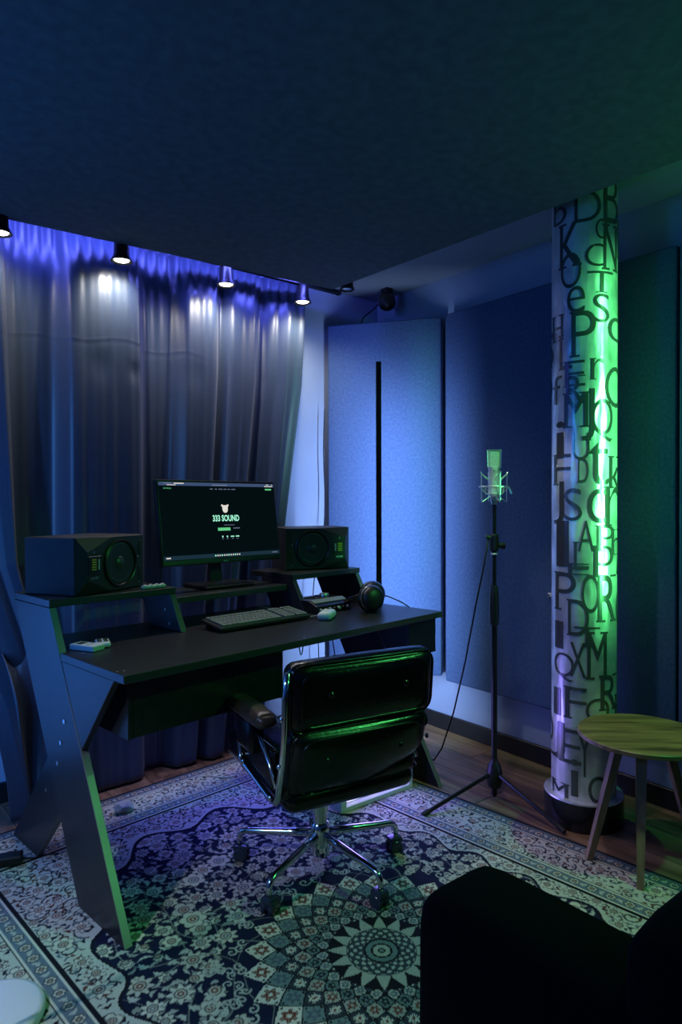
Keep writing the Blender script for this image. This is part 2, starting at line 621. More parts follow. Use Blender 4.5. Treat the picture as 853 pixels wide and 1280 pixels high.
# the far part of the cloth is gathered to the side, the seen part keeps its own spacing
XX = U + (xr - 2.10) * np.clip((U - 1.2) / .9, 0, 1)
th = np.interp(Z, [0, .45, 1.0, 2.44], [.95, .82, .66, .60])
low = xl + (XX - us[0]) / (th - us[0]) * (th - xl)
XX = np.where(XX < th, low, XX)
off = smooth_profile(CX, CV, U)
rip = .0016 * np.sin(U * 2 * PI / .071 + 2.0 * np.sin(U * 5.0)) + .0012 * np.sin(U * 2 * PI / .043 + Z * 1.3)
head = np.clip((Z - 2.26) / .12, 0, 1)
drift = .010 * np.sin(Z * 2.3 + U * 3.1) * (1 - head)
amp = np.interp(Z, [0, 1.6, 2.25, 2.44], [1.15, 1.0, .85, .40])
rip *= np.clip((U - .52) / .12, 0, 1)
YY = 2.985 - off * amp - rip * (0.6 + .4 * (1 - Z / 2.4)) - drift
YY -= head * .010 * np.sin(U * 2 * PI / .052)
zc = 1.965 + .008 * np.sin(U * 6.1 + .8) + .010 * np.sin(U * 19)
YY -= .16 * (.0035 * np.exp(-((Z - zc) / .007) ** 2) - .003 * np.exp(-((Z - zc + .018) / .010) ** 2)) * np.clip(np.sin(U * 4.4 + 3.3) + .75, 0, 1)
for (wx, wz, wr, wd) in ((.98, 1.85, .05, .007), (1.13, 1.84, .03, .008), (1.45, 1.87, .05, .005)):
    YY += wd * np.exp(-((U - wx) / wr) ** 2 - ((Z - wz) / (wr * 1.3)) ** 2)
YY -= np.clip((.9 - U) / .6, 0, 1) * np.clip((.5 - Z) / .5, 0, 1) * .12
YY -= .0
curtain = grid_mesh('curtain', np.stack([XX, YY, Z], -1), M['curtain'], thickness=.003)
tag(curtain, 'tall dark blue satin curtain with folds hanging behind the desk', 'curtain')
# looped tail of cloth at the foot of the curtain, beside the desk leg
nn = 34
tt = np.linspace(-1, 1, nn)
ss = np.linspace(0, 1, 40)
T2, S2 = np.meshgrid(tt, ss, indexing='ij')
zbot = .045 + .48 * np.abs(T2 + .05) ** 1.6
zt = .70
ZZ = zbot + (zt - zbot) * S2
xc = .652 + .05 * T2 - .10 * S2 * .2
yy2 = 2.735 - .045 * (1 - T2 ** 2) * (1 - .5 * S2) + .08 * S2 + .20 * S2 ** 2
tail = grid_mesh('looped_fold', np.stack([xc, yy2, ZZ], -1), M['curtain'], curtain, thickness=.004)

# ------------------------------------------------------------------ lighting track and spots
track = thing('lighting_track', 'black ceiling track carrying the spotlights before the curtain', 'light track', (0.1, 2.825, 2.384))
MB().span((-.9, -.014, 0), (2.13, .014, .022), bevel=.003).build('rail', M['black_satin'], track)
for x in (-.6, .5, 1.4, 2.02):
    MB().span((x - .006, -.008, .022), (x + .006, .008, .106)).build('bracket', M['black_satin'], track)
MB().span((2.13, -.016, -.002), (2.15, .016, .024), bevel=.003).build('end_cap', M['black'], track)


def make_spot():
    s = thing('spotlight', '', 'spotlight', (0, 0, 2.30), 0, None)
    MB().lathe([(.0, .085), (.026, .085), (.030, .078), (.034, .02), (.043, .004), (.046, -.004), (.042, -.006), (.036, .004), (.0, .006)], 28).build('housing', M['black_satin'], s, auto=R(35))
    MB().cone((0, 0, .085), (0, 0, .105), .010, n=10).build('stem', M['black_satin'], s)
    MB().lathe([(.033, .0045), (.030, -.001), (.0, -.003)], 24).build('lens', M['lens_hot'], s, smooth=True)
    return s


spot0 = make_spot()
SPOTS = [(0.572, 2.825, 'lit spotlight on the track at the edge of the picture, only partly in view'),
         (1.048, 2.825, 'lit spotlight on the track above the speaker with a dark side face'),
         (1.553, 2.825, 'lit spotlight on the track above the computer monitor'),
         (2.000, 2.825, 'lit spotlight on the track at the free edge of the curtain')]
for i, (x, y, lab) in enumerate(SPOTS):
    s = spot0 if i == 0 else dup_tree(spot0, (x, y, 2.30))
    s.location = (x, y, 2.30)
    s['label'] = lab
    s['group'] = 'lit spotlights on the track'
    light('spot_beam', 'SPOT', (0, -.028, -.022), (1.0, .95, .86), 6.5, direction=(0, .15, -1), radius=.010,
          spot=R(150), blend=1.0, parent=s)
un = thing('spotlight', 'small unlit spotlight with silver face at the corner of the ceiling panel', 'spotlight', (2.225, 2.735, 2.385))
MB().lathe([(0, .105), (.030, .105), (.034, .02), (.040, .0), (.034, -.003), (.030, .006), (0, .008)], 26).build('housing', M['black_satin'], un, auto=R(35))
MB().lathe([(.030, .006), (.022, -.001), (0, -.003)], 22).build('lens', M['lens_off'], un, smooth=True)

# ceiling loudspeaker in the corner
cs = thing('corner_speaker', 'small round black loudspeaker on the ceiling in the room corner', 'speaker', (2.60, 2.83, 2.40))
MB().lathe([(0, -.035), (.022, -.034), (.040, -.022), (.050, .0), (.048, .03), (.040, .05), (0, .052)], 28).build('shell', M['black'], cs, smooth=True)
MB().box((0, 0, .07), (.05, .05, .04), bevel=.004).build('mount', M['black_satin'], cs)
MB().lathe([(0, .012), (.020, .006), (.027, 0)], 24, c=(-.028, -.032, -.010), axis=(-.6, -.7, -.3)).build('driver', M['black_satin'], cs, smooth=True)
MB().tube([(.03, .05, .06), (.0, .11, .0), (-.05, .15, -.05), (-.07, .17, -.12)], .004, 6).build('wire', M['rubber'], cs)

# ------------------------------------------------------------------ stick floor lamp in the corner
sl = thing('stick_lamp', 'thin black upright LED stick lamp standing before the corner panel', 'floor lamp', (2.150, 2.402, 0))
MB().lathe([(0, .018), (.10, .018), (.108, .012), (.11, 0), (0, 0)], 36).build('base', M['black_satin'], sl, auto=R(40))
_r45 = Matrix.Rotation(R(-45), 3, 'Z')
MB().box((0, 0, .018 + .96), (.026, .020, 1.92), _r45, bevel=.002).build('pole', M['black_satin'], sl)
_d = Vector((.707, .707, 0))
MB().box(_d * .013 + Vector((0, 0, 1.0)), (.014, .005, 1.84), _r45).build('led_strip', M['led_blue'], sl)
light('stick_light', 'AREA', _d * .022 + Vector((0, 0, .95)), (0.40, 0.56, 1.0), 19.0, direction=_d, size=.014, size_y=1.80,
      spread=R(150), parent=sl).rotation_euler = Vector((.707, .707, 0)).to_track_quat('-Z', 'Y').to_euler()

# ------------------------------------------------------------------ rug
def make_rug():
    hw, hl, st = 0.94, 1.45, 0.0034
    nx, ny = int(2 * hw / st), int(2 * hl / st)
    x = np.linspace(-hw, hw, nx)
    y = np.linspace(-hl, hl, ny)
    X, Y = np.meshgrid(x, y, indexing='ij')
    rng = np.random.default_rng(11)
    cream = np.array((.62, .58, .47))
    ivory = np.array((.50, .50, .42))
    navy = np.array((.008, .012, .036))
    dark = np.array((.010, .010, .014))
    red = np.array((.16, .045, .030))
    teal = np.array((.15, .21, .20))
    slate = np.array((.10, .13, .16))
    C = np.empty((nx, ny, 3), dtype=np.float32)
    C[:] = navy

    def sm(e0, e1, v):
        t = np.clip((v - e0) / (e1 - e0), 0, 1)
        return t * t * (3 - 2 * t)

    def blend(sl, mask, col):
        C[sl] = C[sl] * (1 - mask[..., None]) + np.asarray(col) * mask[..., None]

    def window(cx, cy, r):
        i0 = max(0, int((cx - r + hw) / st))
        i1 = min(nx, int((cx + r + hw) / st) + 2)
        j0 = max(0, int((cy - r + hl) / st))
        j1 = min(ny, int((cy + r + hl) / st) + 2)
        if i1 - i0 < 2 or j1 - j0 < 2:
            return None
        return (slice(i0, i1), slice(j0, j1))
    e = .0022

    def flower(cx, cy, r, kind, rot, body, outline=dark, core=red, allow=None):
        sl = window(cx, cy, r * 1.25)
        if sl is None:
            return
        dx, dy = X[sl] - cx, Y[sl] - cy
        rad = np.hypot(dx, dy)
        th = np.arctan2(dy, dx) + rot
        if kind == 0:
            n = 8
            edge = r * (.80 + .20 * np.cos(n * th))
        elif kind == 1:
            n = 6
            edge = r * (.72 + .28 * np.abs(np.cos(n * th / 2)))
        elif kind == 2:   # palmette
            n = 9
            c1 = np.cos(th)
            edge = r * (.62 + .38 * np.clip(c1, -0.4, 1)) * (.88 + .12 * np.cos(n * th))
        else:
            n = 4
            edge = r * (.55 + .45 * np.abs(np.cos(n * th / 2)) ** .7)
        allowm = 1.0 if allow is None else allow[sl]
        o = (1 - sm(-e, e, rad - edge - .0032)) * allowm
        blend(sl, o, outline)
        m = (1 - sm(-e, e, rad - edge)) * allowm
        blend(sl, m, body)
        groove = (1 - sm(.0, .0020, np.abs(np.sin(n * th / 2 + PI / 2)) * rad)) * (rad > r * .35) * m
        blend(sl, np.clip(groove, 0, 1) * .85, outline)
        ring = (1 - sm(.0008, .0034, np.abs(rad - r * .42))) * m
        blend(sl, ring * .9, outline)
        blend(sl, (1 - sm(-e, e, rad - r * .26)) * m, core)
        blend(sl, (1 - sm(-e, e, rad - r * .10)) * m, body)

    def leaf(cx, cy, L, w, rot, col, allow=None):
        sl = window(cx, cy, L)
        if sl is None:
            return
        dx, dy = X[sl] - cx, Y[sl] - cy
        c, s = math.cos(rot), math.sin(rot)
        a, b = dx * c + dy * s, -dx * s + dy * c
        b = b + .25 * a * a / L * 2
        t = np.clip(1 - (a / L) ** 2, 0, 1)
        m = 1 - sm(-e * .7, e * .7, np.abs(b) - w * t * (1 + .25 * np.sin(a * 500)))
        m = m * (np.abs(a) < L)
        if allow is not None:
            m = m * allow[sl]
        blend(sl, m, col)

    def curl(cx, cy, r, rot, w, col, turns=1.3, allow=None):
        sl = window(cx, cy, r * 1.1)
        if sl is None:
            return
        dx, dy = X[sl] - cx, Y[sl] - cy
        rad = np.hypot(dx, dy)
        th = (np.arctan2(dy, dx) + rot) % (2 * PI)
        best = np.full(rad.shape, 9.0)
        for k in range(2):
            rr = r * (th + 2 * PI * k) / (2 * PI * turns)
            best = np.where(rr <= r, np.minimum(best, np.abs(rad - rr)), best)
        m = 1 - sm(w * .5, w * 1.2, best)
        if allow is not None:
            m = m * allow[sl]
        blend(sl, m, col)

    def scatter(n, dmin, test, tries=40000):
        pts = []
        cell = {}
        for _ in range(tries):
            p = (rng.uniform(-hw, hw), rng.uniform(-hl, hl))
            if not test(*p):
                continue
            k = (int(p[0] // dmin), int(p[1] // dmin))
            ok = True
            for a in (-1, 0, 1):
                for b in (-1, 0, 1):
                    for q in cell.get((k[0] + a, k[1] + b), ()):
                        if (q[0] - p[0]) ** 2 + (q[1] - p[1]) ** 2 < dmin * dmin:
                            ok = False
            if ok:
                cell.setdefault(k, []).append(p)
                pts.append(p)
                if len(pts) >= n:
                    break
        return pts
    d = np.minimum(hw - np.abs(X), hl - np.abs(Y))     # distance from the edge
    rad = np.hypot(X, Y)
    fw, fl = .66, 1.17
    ang = np.arctan2(Y, X)

    def fieldv(x_, y_):
        a_ = np.arctan2(y_, x_)
        return (np.abs(x_) / .60) ** 2.6 + (np.abs(y_) / 1.02) ** 2.6 + .10 * np.cos(a_ * 20)
    fv = fieldv(X, Y)
    inner = d > .28
    # cream corner spandrels with navy line
    sp = inner & (fv > 1.0)
    C[sp] = ivory
    C[inner & (np.abs(fv - 1.0) < .016)] = dark
    spm = (sp & (fv > 1.05)).astype(np.float32)
    fdm = (inner & (fv < .97)).astype(np.float32)
    # vines of the field
    vx = X + .05 * np.sin(Y * 17) + .03 * np.sin(X * 23 + 1)
    vy = Y + .05 * np.sin(X * 15 + 2) + .03 * np.sin(Y * 21)
    v1 = np.abs(((vx * 1.0 + vy * .35) / .115) % 1 - .5) * .115
    v2 = np.abs(((vy * 1.0 - vx * .4) / .135) % 1 - .5) * .135
    vine = (1 - sm(.0010, .0034, np.minimum(v1, v2))) * fdm
    C[:] = C * (1 - vine[..., None] * .6) + np.array((.30, .30, .25)) * vine[..., None] * .6
    test_f = lambda a, b: fieldv(np.float64(a), np.float64(b)) < .93 and a * a + b * b > .44 ** 2 and abs(b) < 1.15
    for p in scatter(2600, .026, test_f):
        leaf(p[0], p[1], rng.uniform(.012, .024), rng.uniform(.004, .009), rng.uniform(0, 6.3),
             ivory * rng.uniform(.55, 1.0), fdm)
    for p in scatter(900, .056, test_f):
        k = int(rng.choice([0, 0, 1, 2, 2, 3]))
        r = rng.uniform(.021, .041)
        flower(p[0], p[1], r, k, rng.uniform(0, 6.3), cream * rng.uniform(.75, 1.0), core=red if rng.random() < .45 else slate, allow=fdm)
    # spandrels: dark scrolls and small flowers on cream
    test_s = lambda a, b: min(hw - abs(a), hl - abs(b)) > .29 and fieldv(np.float64(a), np.float64(b)) > 1.1
    for p in scatter(420, .058, test_s):
        curl(p[0], p[1], rng.uniform(.028, .044), rng.uniform(0, 6.3), .0034, dark, 1.3, spm)
    for p in scatter(3200, .0155, test_s):
        leaf(p[0], p[1], rng.uniform(.008, .016), rng.uniform(.003, .0055), rng.uniform(0, 6.3),
             (navy, dark, red * .7, slate)[int(rng.integers(4))], spm)
    for p in scatter(300, .062, test_s):
        flower(p[0], p[1], rng.uniform(.020, .036), int(rng.integers(4)), rng.uniform(0, 6.3), cream * .95, outline=navy, core=red, allow=spm)
    # ---- border bands
    def band(a, b, col):
        C[(d >= a) & (d < b)] = col
    band(0, .010, dark)
    band(.010, .060, slate * 1.1)
    band(.060, .066, cream)
    band(.066, .071, dark)
    band(.071, .205, ivory)
    band(.205, .211, dark)
    band(.211, .217, cream)
    band(.217, .262, slate * 1.3)
    band(.262, .267, cream)
    band(.267, .280, dark)
    mb = ((d > .071) & (d < .205)).astype(np.float32)
    g1 = ((d > .011) & (d < .060)).astype(np.float32)
    g2 = ((d > .217) & (d < .262)).astype(np.float32)
    for (mk, dm, lo, hi) in ((g1, .030, .035, .036), (g2, .030, .239, .240)):
        per = []
        for sx in (-1, 1):
            for yy in np.arange(-hl + .03, hl - .03, dm):
                per.append((sx * (hw - lo), yy))
        for sy in (-1, 1):
            for xx in np.arange(-hw + .03, hw - .03, dm):
                per.append((xx, sy * (hl - lo)))
        for q, p in enumerate(per):
            if q % 2:
                flower(p[0], p[1], .015, 1, q, cream * .9, core=red, allow=mk)
            else:
                leaf(p[0], p[1], .014, .006, q, ivory * .9, mk)
    tb = lambda a, b: .078 < min(hw - abs(a), hl - abs(b)) < .20
    for p in scatter(420, .050, tb):
        curl(p[0], p[1], rng.uniform(.022, .034), rng.uniform(0, 6.3), .0034, navy, 1.3, mb)
    for p in scatter(1700, .020, tb):
        leaf(p[0], p[1], rng.uniform(.007, .014), rng.uniform(.003, .006), rng.uniform(0, 6.3),
             (navy, dark, slate, red * .8)[int(rng.integers(4))], mb)
    for p in scatter(230, .07, tb):
        flower(p[0], p[1], rng.uniform(.020, .034), int(rng.integers(3)), rng.uniform(0, 6.3), cream, outline=navy, core=red, allow=mb)
    # ---- medallion
    ro = .395
    for k in range(220):     # ring of arabesques round the medallion
        a = rng.uniform(0, 2 * PI)
        r = rng.uniform(.385, .475)
        curl(r * math.cos(a), r * math.sin(a), rng.uniform(.014, .022), rng.uniform(0, 6.3), .0028, ivory * .9, 1.3)
    NP = 24
    q = NP / (2 * PI)
    vv = q * np.log(np.maximum(rad, .01) / .385) * .92
    uu = ang * q
    a_, b_ = uu + vv, uu - vv
    fa, fb = np.floor(a_), np.floor(b_)
    ring = (fa - fb)            # 0 at the rim, negative inwards
    la, lb = a_ - fa - .5, b_ - fb - .5
    cells = [(-1, cream, red), (-2, teal, slate), (-3, slate * .35, cream), (-4, ivory * .7, red), (-5, teal * .9, dark), (-6, ivory * .8, slate), (-7, slate * .5, cream), (-8, ivory * .8, red)]
    med = rad < ro
    outer = med & (ring >= 0)
    for (rk, body, fl_) in cells:
        mk = med & (ring == rk)
        C[mk] = body
        lr = np.hypot(la, lb)
        lt = np.arctan2(lb, la)
        size = .30 + .08 * np.cos(6 * lt)
        C[mk & (lr < size)] = fl_ if rk != -3 else cream * .9
        C[mk & (lr < size) & (np.abs(np.sin(3 * lt)) < .22) & (lr > .12)] = body * .45
        C[mk & (lr < .10)] = body if rk != -3 else red
        C[mk & (np.abs(np.abs(la) - .36) < .05) & (np.abs(np.abs(lb) - .36) < .05)] = dark
    edge = med & (ring < 0) & (np.minimum(.5 - np.abs(la), .5 - np.abs(lb)) * rad / q < .0030)
    C[edge] = dark
    # sunburst heart
    h = .150
    sb = rad < h
    saw = np.abs(((ang * 16 / (2 * PI)) % 1) - .5) * 2
    C[sb] = dark
    C[sb & (rad < h * (.66 + .34 * saw))] = ivory * .8
    C[sb & (rad < .098)] = slate * .4
    dots = (np.cos(ang * 16) * np.cos(rad * 260) > .25) & (rad < .095) & (rad > .052)
    C[dots] = ivory * .85
    C[rad < .050] = dark
    C[rad < .044] = teal
    C[rad < .030] = dark
    C[rad < .024] = ivory * .8
    C[rad < .012] = dark
    C[rad < .007] = teal
    # weave wear
    C *= (0.90 + .20 * rng.random((nx, ny, 1))).astype(np.float32)
    return X, Y, C


RX, RY, RC = make_rug()
rug_m = bpy.data.materials.new('woven_persian_rug')
rug_m.use_nodes = True
_nt = rug_m.node_tree
_bs = _nt.nodes['Principled BSDF']
_bs.inputs['Roughness'].default_value = .92
_bs.inputs['Specular IOR Level'].default_value = .15
_at = _nt.nodes.new('ShaderNodeAttribute')
_at.attribute_name = 'weave'
_nt.links.new(_at.outputs['Color'], _bs.inputs['Base Color'])
_tc = _nt.nodes.new('ShaderNodeTexCoord')
_nz = _nt.nodes.new('ShaderNodeTexNoise')
_nz.inputs['Scale'].default_value = 420
_nt.links.new(_tc.outputs['Object'], _nz.inputs['Vector'])
_bp = _nt.nodes.new('ShaderNodeBump')
_bp.inputs['Strength'].default_value = .5
_bp.inputs['Distance'].default_value = .002
_nt.links.new(_nz.outputs['Fac'], _bp.inputs['Height'])
_nt.links.new(_bp.outputs[0], _bs.inputs['Normal'])
rug = grid_mesh('persian_rug', np.stack([RX, RY, np.full_like(RX, .009)], -1), rug_m, None, smooth=False)
_ca = rug.data.color_attributes.new('weave', 'FLOAT_COLOR', 'POINT')
_ca.data.foreach_set('color', np.concatenate([RC.reshape(-1, 3), np.ones((RC.shape[0] * RC.shape[1], 1), np.float32)], 1).reshape(-1).astype(np.float32))
rug.location = (1.223, 1.359, 0)
rug.rotation_euler = (0, 0, R(6.0))
tag(rug, 'large cream and navy Persian rug with a round medallion on the floor', 'rug')
_rb = MB()
_rb.span((-.945, -1.455, .0005), (.945, 1.455, .0085))
_rb.build('rug_backing', mat('dark_rug_binding', (.02, .02, .025), .9), rug)

# ------------------------------------------------------------------ desk
DO = (0.667, 1.804, 0)
DR = 0.1294
desk = thing('studio_desk', 'black laminate studio desk with slanted plank legs and raised shelves', 'desk', DO, DR)


def wprism(poly, w0, w1, name, m=M['desk'], parent=desk, bevel=.0016):
    return MB().prism([(w0, s, z) for (s, z) in poly], (w1 - w0, 0, 0), bevel).build(name, m, parent)


FRONT_LEG = [(0, 0), (.29, 0), (.80, .91), (.50, .91)]
REAR_LEG = [(.70, 0), (.92, 0), (.56, .42), (.30, .42)]
GUSSET = [(.06, .7495), (.4105, .7495), (.272, .497)]
legs = []
for (w0, w1, r0, r1) in ((0, .025, .027, .052), (1.485, 1.51, 1.458, 1.483)):
    legs.append(wprism(FRONT_LEG, w0, w1, 'leg'))
    legs.append(wprism(REAR_LEG, r0, r1, 'leg'))
wprism(GUSSET, .002, .024, 'gusset')
wprism(GUSSET, 1.486, 1.508, 'gusset')
MB().prism([(0, 0, .75), (1.51, 0, .75), (1.51, .411, .75), (1.484, .411, .75), (1.484, .72, .75), (.026, .72, .75), (.026, .411, .75), (0, .411, .75)],
           (0, 0, .025), .0018).build('desktop', M['desk'], desk)
MB().span((0, .495, .911), (.475, .80, .936), bevel=.0018).build('shelf', M['desk'], desk)
MB().span((1.07, .495, .911), (1.512, .80, .936), bevel=.0018).build('shelf', M['desk'], desk)
MB().span((.4765, .53, .865), (1.0685, .80, .89), bevel=.0018).build('shelf', M['desk'], desk)
SUP = [(.42, .7755), (.64, .7755), (.72, .9105), (.497, .9105)]
wprism(SUP, .450, .475, 'shelf_support')
wprism(SUP, 1.07, 1.095, 'shelf_support')
MB().span((.06, .09, .557), (.075, .45, .7495), bevel=.0015).build('drawer_side', M['desk'], desk)
MB().span((.0755, .091, .559), (.645, .106, .7495), bevel=.0015).build('drawer_front', M['desk'], desk)
MB().span((.645, .09, .557), (.660, .45, .7495), bevel=.0015).build('drawer_side', M['desk'], desk)
MB().span((.0755, .107, .557), (.6445, .45, .570)).build('drawer_bottom', M['desk'], desk)
MB().span((1.30, .02, .60), (1.4855, .035, .7495), bevel=.0015).build('side_board', M['desk'], desk)
MB().span((1.470, .036, .60), (1.4855, .30, .7495), bevel=.0015).build('side_board', M['desk'], desk)
for (s, z) in ((.387, .561), (.415, .487), (.440, .413)):
    tag(MB().cone((-.0025, s, z), (.001, s, z), .0075, .0075, 14).build('screw_cap', M['silver'], legs[0]), 'shiny silver screw cap')
tag(MB().cone((.0245, .60, .27), (.028, .60, .27), .006, .006, 12).build('screw_cap', M['silver'], legs[1]), 'shiny silver screw cap')
for (w, s) in ((.012, .06), (.030, .055), (.70, .02), (.05, .36)):
    MB().cone((w, s, .7745), (w, s, .7758), .004, .004, 10).build('screw_head', M['silver'], desk)
for (w, s) in ((.012, .52), (.012, .76), (.40, .52)):
    MB().cone((w, s, .9355), (w, s, .9368), .004, .004, 10).build('screw_head', M['silver'], desk)
for (z, s) in ((.80, .50), (.85, .53)):
    MB().cone((.4485, s, z), (.4505, s, z), .006, .006, 10).build('screw_head', M['silver'], desk)
MB().span((.55, .50, .741), (1.35, .512, .749)).build('led_strip', M['led_violet'], desk)
light('under_desk_strip', 'AREA', (.95, .485, .738), (0.14, .15, 1.0), 2.4, direction=(-.1, -.12, -1), size=.9, size_y=.02, spread=R(95), parent=desk)

for _o in desk.children:                       # edge banding on front faces, leg bands lightened to show green light
    if _o.type == 'MESH' and _o.name.split('.')[0] in ('leg', 'gusset', 'desktop', 'shelf', 'shelf_support'):
        _o.data.materials.append(M['leg_edge_lit'] if _o.name.startswith('leg') else M['edge'])
        for _p in _o.data.polygons:
            if _p.normal.y < -.45:
                _p.material_index = 1

DM = Matrix.Translation(DO) @ Matrix.Rotation(DR, 4, 'Z')


def dk(w, s, z):
    return DM @ Vector((w, s, z))


# ------------------------------------------------------------------ loudspeakers
def make_speaker(label, loc, rotz, mirror):
    """origin at the lower corner of the front, body runs +x, +y back, +z up"""
    W, D, H = .337, .255, .2
    f = (lambda x: x) if not mirror else (lambda x: W - x)
    o = thing('studio_monitor_speaker', label, 'speaker', loc, rotz)
    b = MB()
    b.span((0, .030, 0), (W, D, H), bevel=.003)
    b.build('cabinet', M['speaker'], o)
    # faceted baffle
    bm = MB()
    v = [bm.bm.verts.new(p) for p in [
        (f(0), .030, 0), (f(W), .030, 0), (f(W), .030, H), (f(0), .030, H),
        (f(.028), 0, .052), (f(.150), 0, .004), (f(W - .012), 0, .004), (f(W - .012), 0, H - .004), (f(.150), 0, H - .004), (f(.028), 0, H - .052)]]
    for q in ((0, 1, 6, 5), (0, 5, 4), (0, 4, 9, 3), (3, 9, 8), (3, 8, 7, 2), (1, 2, 7, 6), (4, 5, 6, 7, 8, 9)):
        bm.bm.faces.new([v[i] for i in q])
    bf = bm.build('front_baffle', M['speaker'], o)
    wc = (f(.195), 0, .1)
    w = MB().lathe([(.088, -.001), (.088, .005), (.084, .0075), (.079, .005), (.075, -.002)], 40, c=wc, axis=(0, -1, 0)).build('woofer_ring', M['black_satin'], o, auto=R(50))
    MB().lathe([(.0755, -.001), (.070, .004), (.063, -.001), (.028, -.004), (.026, -.001), (.015, .007), (0, .010)], 40, c=wc, axis=(0, -1, 0)).build('cone', M['cone'], w, smooth=True)
    tw = MB().box((f(.060), -.0015, .1), (.062, .004, .068), bevel=.0015).build('tweeter_plate', M['black'], o)
    for k in range(5):
        MB().box((f(.056), -.0042, .088 + k * .0085), (.022, .0022, .0048)).build('ribbon_fold', M['ribbon'], tw)
    MB().box((f(.080), -.0042, .104), (.008, .0022, .036), bevel=.001).build('tweeter_bar', M['grey_plastic'], tw)
    for z in (.148, .052):
        MB().box((f(.305), -.0004, z), (.016, .003, .058), bevel=.0012).build('bass_port', M['rubber'], o)
    for (x, z) in ((.295, .118), (.300, .022), (.058, .148)):
        MB().cone((f(x), .001, z), (f(x), -.002, z), .003, .003, 8).build('bolt', M['silver'], o)
    me = text_mesh('ADAM', .0008, .01)
    a, lo, hi = bounds(me)
    s = .034 / (hi[0] - lo[0])
    me.transform(Matrix.Translation((f(.060) - .017, -.0015, .054)) @ Matrix.Rotation(PI / 2, 4, 'X') @ Matrix.Diagonal((s, s, 1, 1)))
    me.materials.clear()
    me.materials.append(M['silver'])
    t_ = bpy.data.objects.new('maker_lettering', me)
    COL.objects.link(t_)
    t_.parent = bf
    return o


_spl = dk(.106, .488, .9365)
make_speaker('black studio speaker with light side facet, on the shelf nearest the curtain fold', _spl, .53, False)
_spr = dk(1.165, .665, .9365)
make_speaker('black studio speaker tinted green facing the room, on the shelf before the corner panel', _spr, -.335, True)

# ------------------------------------------------------------------ computer monitor
MW, MH = .600, .360
mon = thing('computer_monitor', 'black flat computer monitor showing a dark web page on the desk', 'monitor', (1.392, 2.574, .8905), .071)
Mt = Matrix.Translation((0, 0, 1.176 - .8905)) @ Matrix.Rotation(-.149, 4, 'X')


def on_screen(o):
    o.data.transform(Mt)
    return o


hs = on_screen(MB().box((0, .018, 0), (MW, .028, MH), bevel=.004, seg=2).build('housing', M['black'], mon))
on_screen(MB().box((0, .0025, .001), (MW - .012, .004, MH - .016)).build('bezel', M['black'], mon))
scr = on_screen(MB().box((0, .000, .005), (MW - .018, .002, MH - .034)).build('screen', M['screen'], mon))
SW, SH, SZ = MW - .018, MH - .034, .005
DEP = [0.0012]


def srect(x, y, w, h, m, name='page_block'):
    """x, y: fractions from the top corner of the screen"""
    DEP[0] += .00001
    cx, cz = -SW / 2 + x * SW, SZ + SH / 2 - y * SH
    return on_screen(MB().box((cx, -DEP[0], cz), (w * SW, .0004, h * SH)).build(name, m, scr))


def stext(s, x, y, wfrac, hfrac, m, name='page_lettering', bold=.0):
    me = text_mesh(s, .0, bold)
    a, lo, hi = bounds(me)
    sx, sz = wfrac * SW / (hi[0] - lo[0]), hfrac * SH / (hi[1] - lo[1])
    cx, cz = -SW / 2 + x * SW, SZ + SH / 2 - y * SH
    me.transform(Matrix.Translation((cx, -.0019, cz)) @ Matrix.Rotation(PI / 2, 4, 'X') @ Matrix.Diagonal((sx, sz, 1, 1)) @ Matrix.Translation((-(lo[0] + hi[0]) / 2, -(lo[1] + hi[1]) / 2, 0)))
    me.materials.clear()
    me.materials.append(m)
    o = bpy.data.objects.new(name, me)
    COL.objects.link(o)
    o.parent = scr
    return on_screen(o)


srect(.5, .022, 1.0, .044, M['scr_bar'], 'tab_bar')
srect(.16, .014, .08, .012, M['scr_white'])
srect(.07, .014, .06, .010, M['scr_dim'])
srect(.10, .036, .07, .008, M['scr_white'])
srect(.50, .030, .13, .014, M['scr_dim'])
srect(.94, .012, .02, .010, M['scr_white'])
srect(.985, .012, .006, .010, M['scr_white'])
srect(.95, .036, .08, .010, M['scr_white'])
stext('333 SOUND', .065, .080, .062, .016, M['scr_green'])
for k, wd in enumerate((.026, .018, .034, .024, .020, .036)):
    srect((.425, .465, .505, .545, .578, .618)[k], .083, wd, .009, M['scr_dim'], 'menu_word')
srect(.945, .080, .060, .020, M['scr_green'], 'page_button')
stext('333 SOUND', .532, .475, .232, .085, M['scr_mint'], bold=.028)
_lg = [(-.58, .40), (-.46, .52), (-.22, .40), (.22, .40), (.46, .52), (.58, .40), (.40, .16), (.40, -.18), (.28, -.42), (.10, -.52), (-.10, -.52), (-.28, -.42), (-.40, -.18), (-.40, .16)]
_lx, _lz = -SW / 2 + .530 * SW, SZ + SH / 2 - .345 * SH
on_screen(MB().prism([(_lx + p[0] * .034, -.0021, _lz + p[1] * .036) for p in _lg], (0, .0004, 0)).build('round_emblem', M['scr_white'], scr))
srect(.555, .568, .09, .006, M['scr_dim'])
srect(.508, .622, .108, .040, M['scr_green'], 'page_button')
srect(.618, .612, .058, .010, M['scr_dim'])
for (x, wd, hh) in ((.490, .010, .022), (.530, .010, .022), (.575, .030, .014), (.620, .030, .014)):
    srect(x, .722, wd, hh, M['scr_mint'], 'page_icon')
    srect(x, .752, .016, .006, M['scr_dim'])
srect(.5, .968, 1.0, .052, M['scr_bar2'], 'task_bar')
for k in range(12):
    srect(.415 + k * .019, .968, .010, .018, M['scr_white'] if k % 3 else M['scr_mint'], 'task_icon')
srect(.035, .968, .035, .014, M['scr_white'])
srect(.955, .968, .05, .010, M['scr_dim'])
me = text_mesh('AOC', .0004, .02)
a, lo, hi = bounds(me)
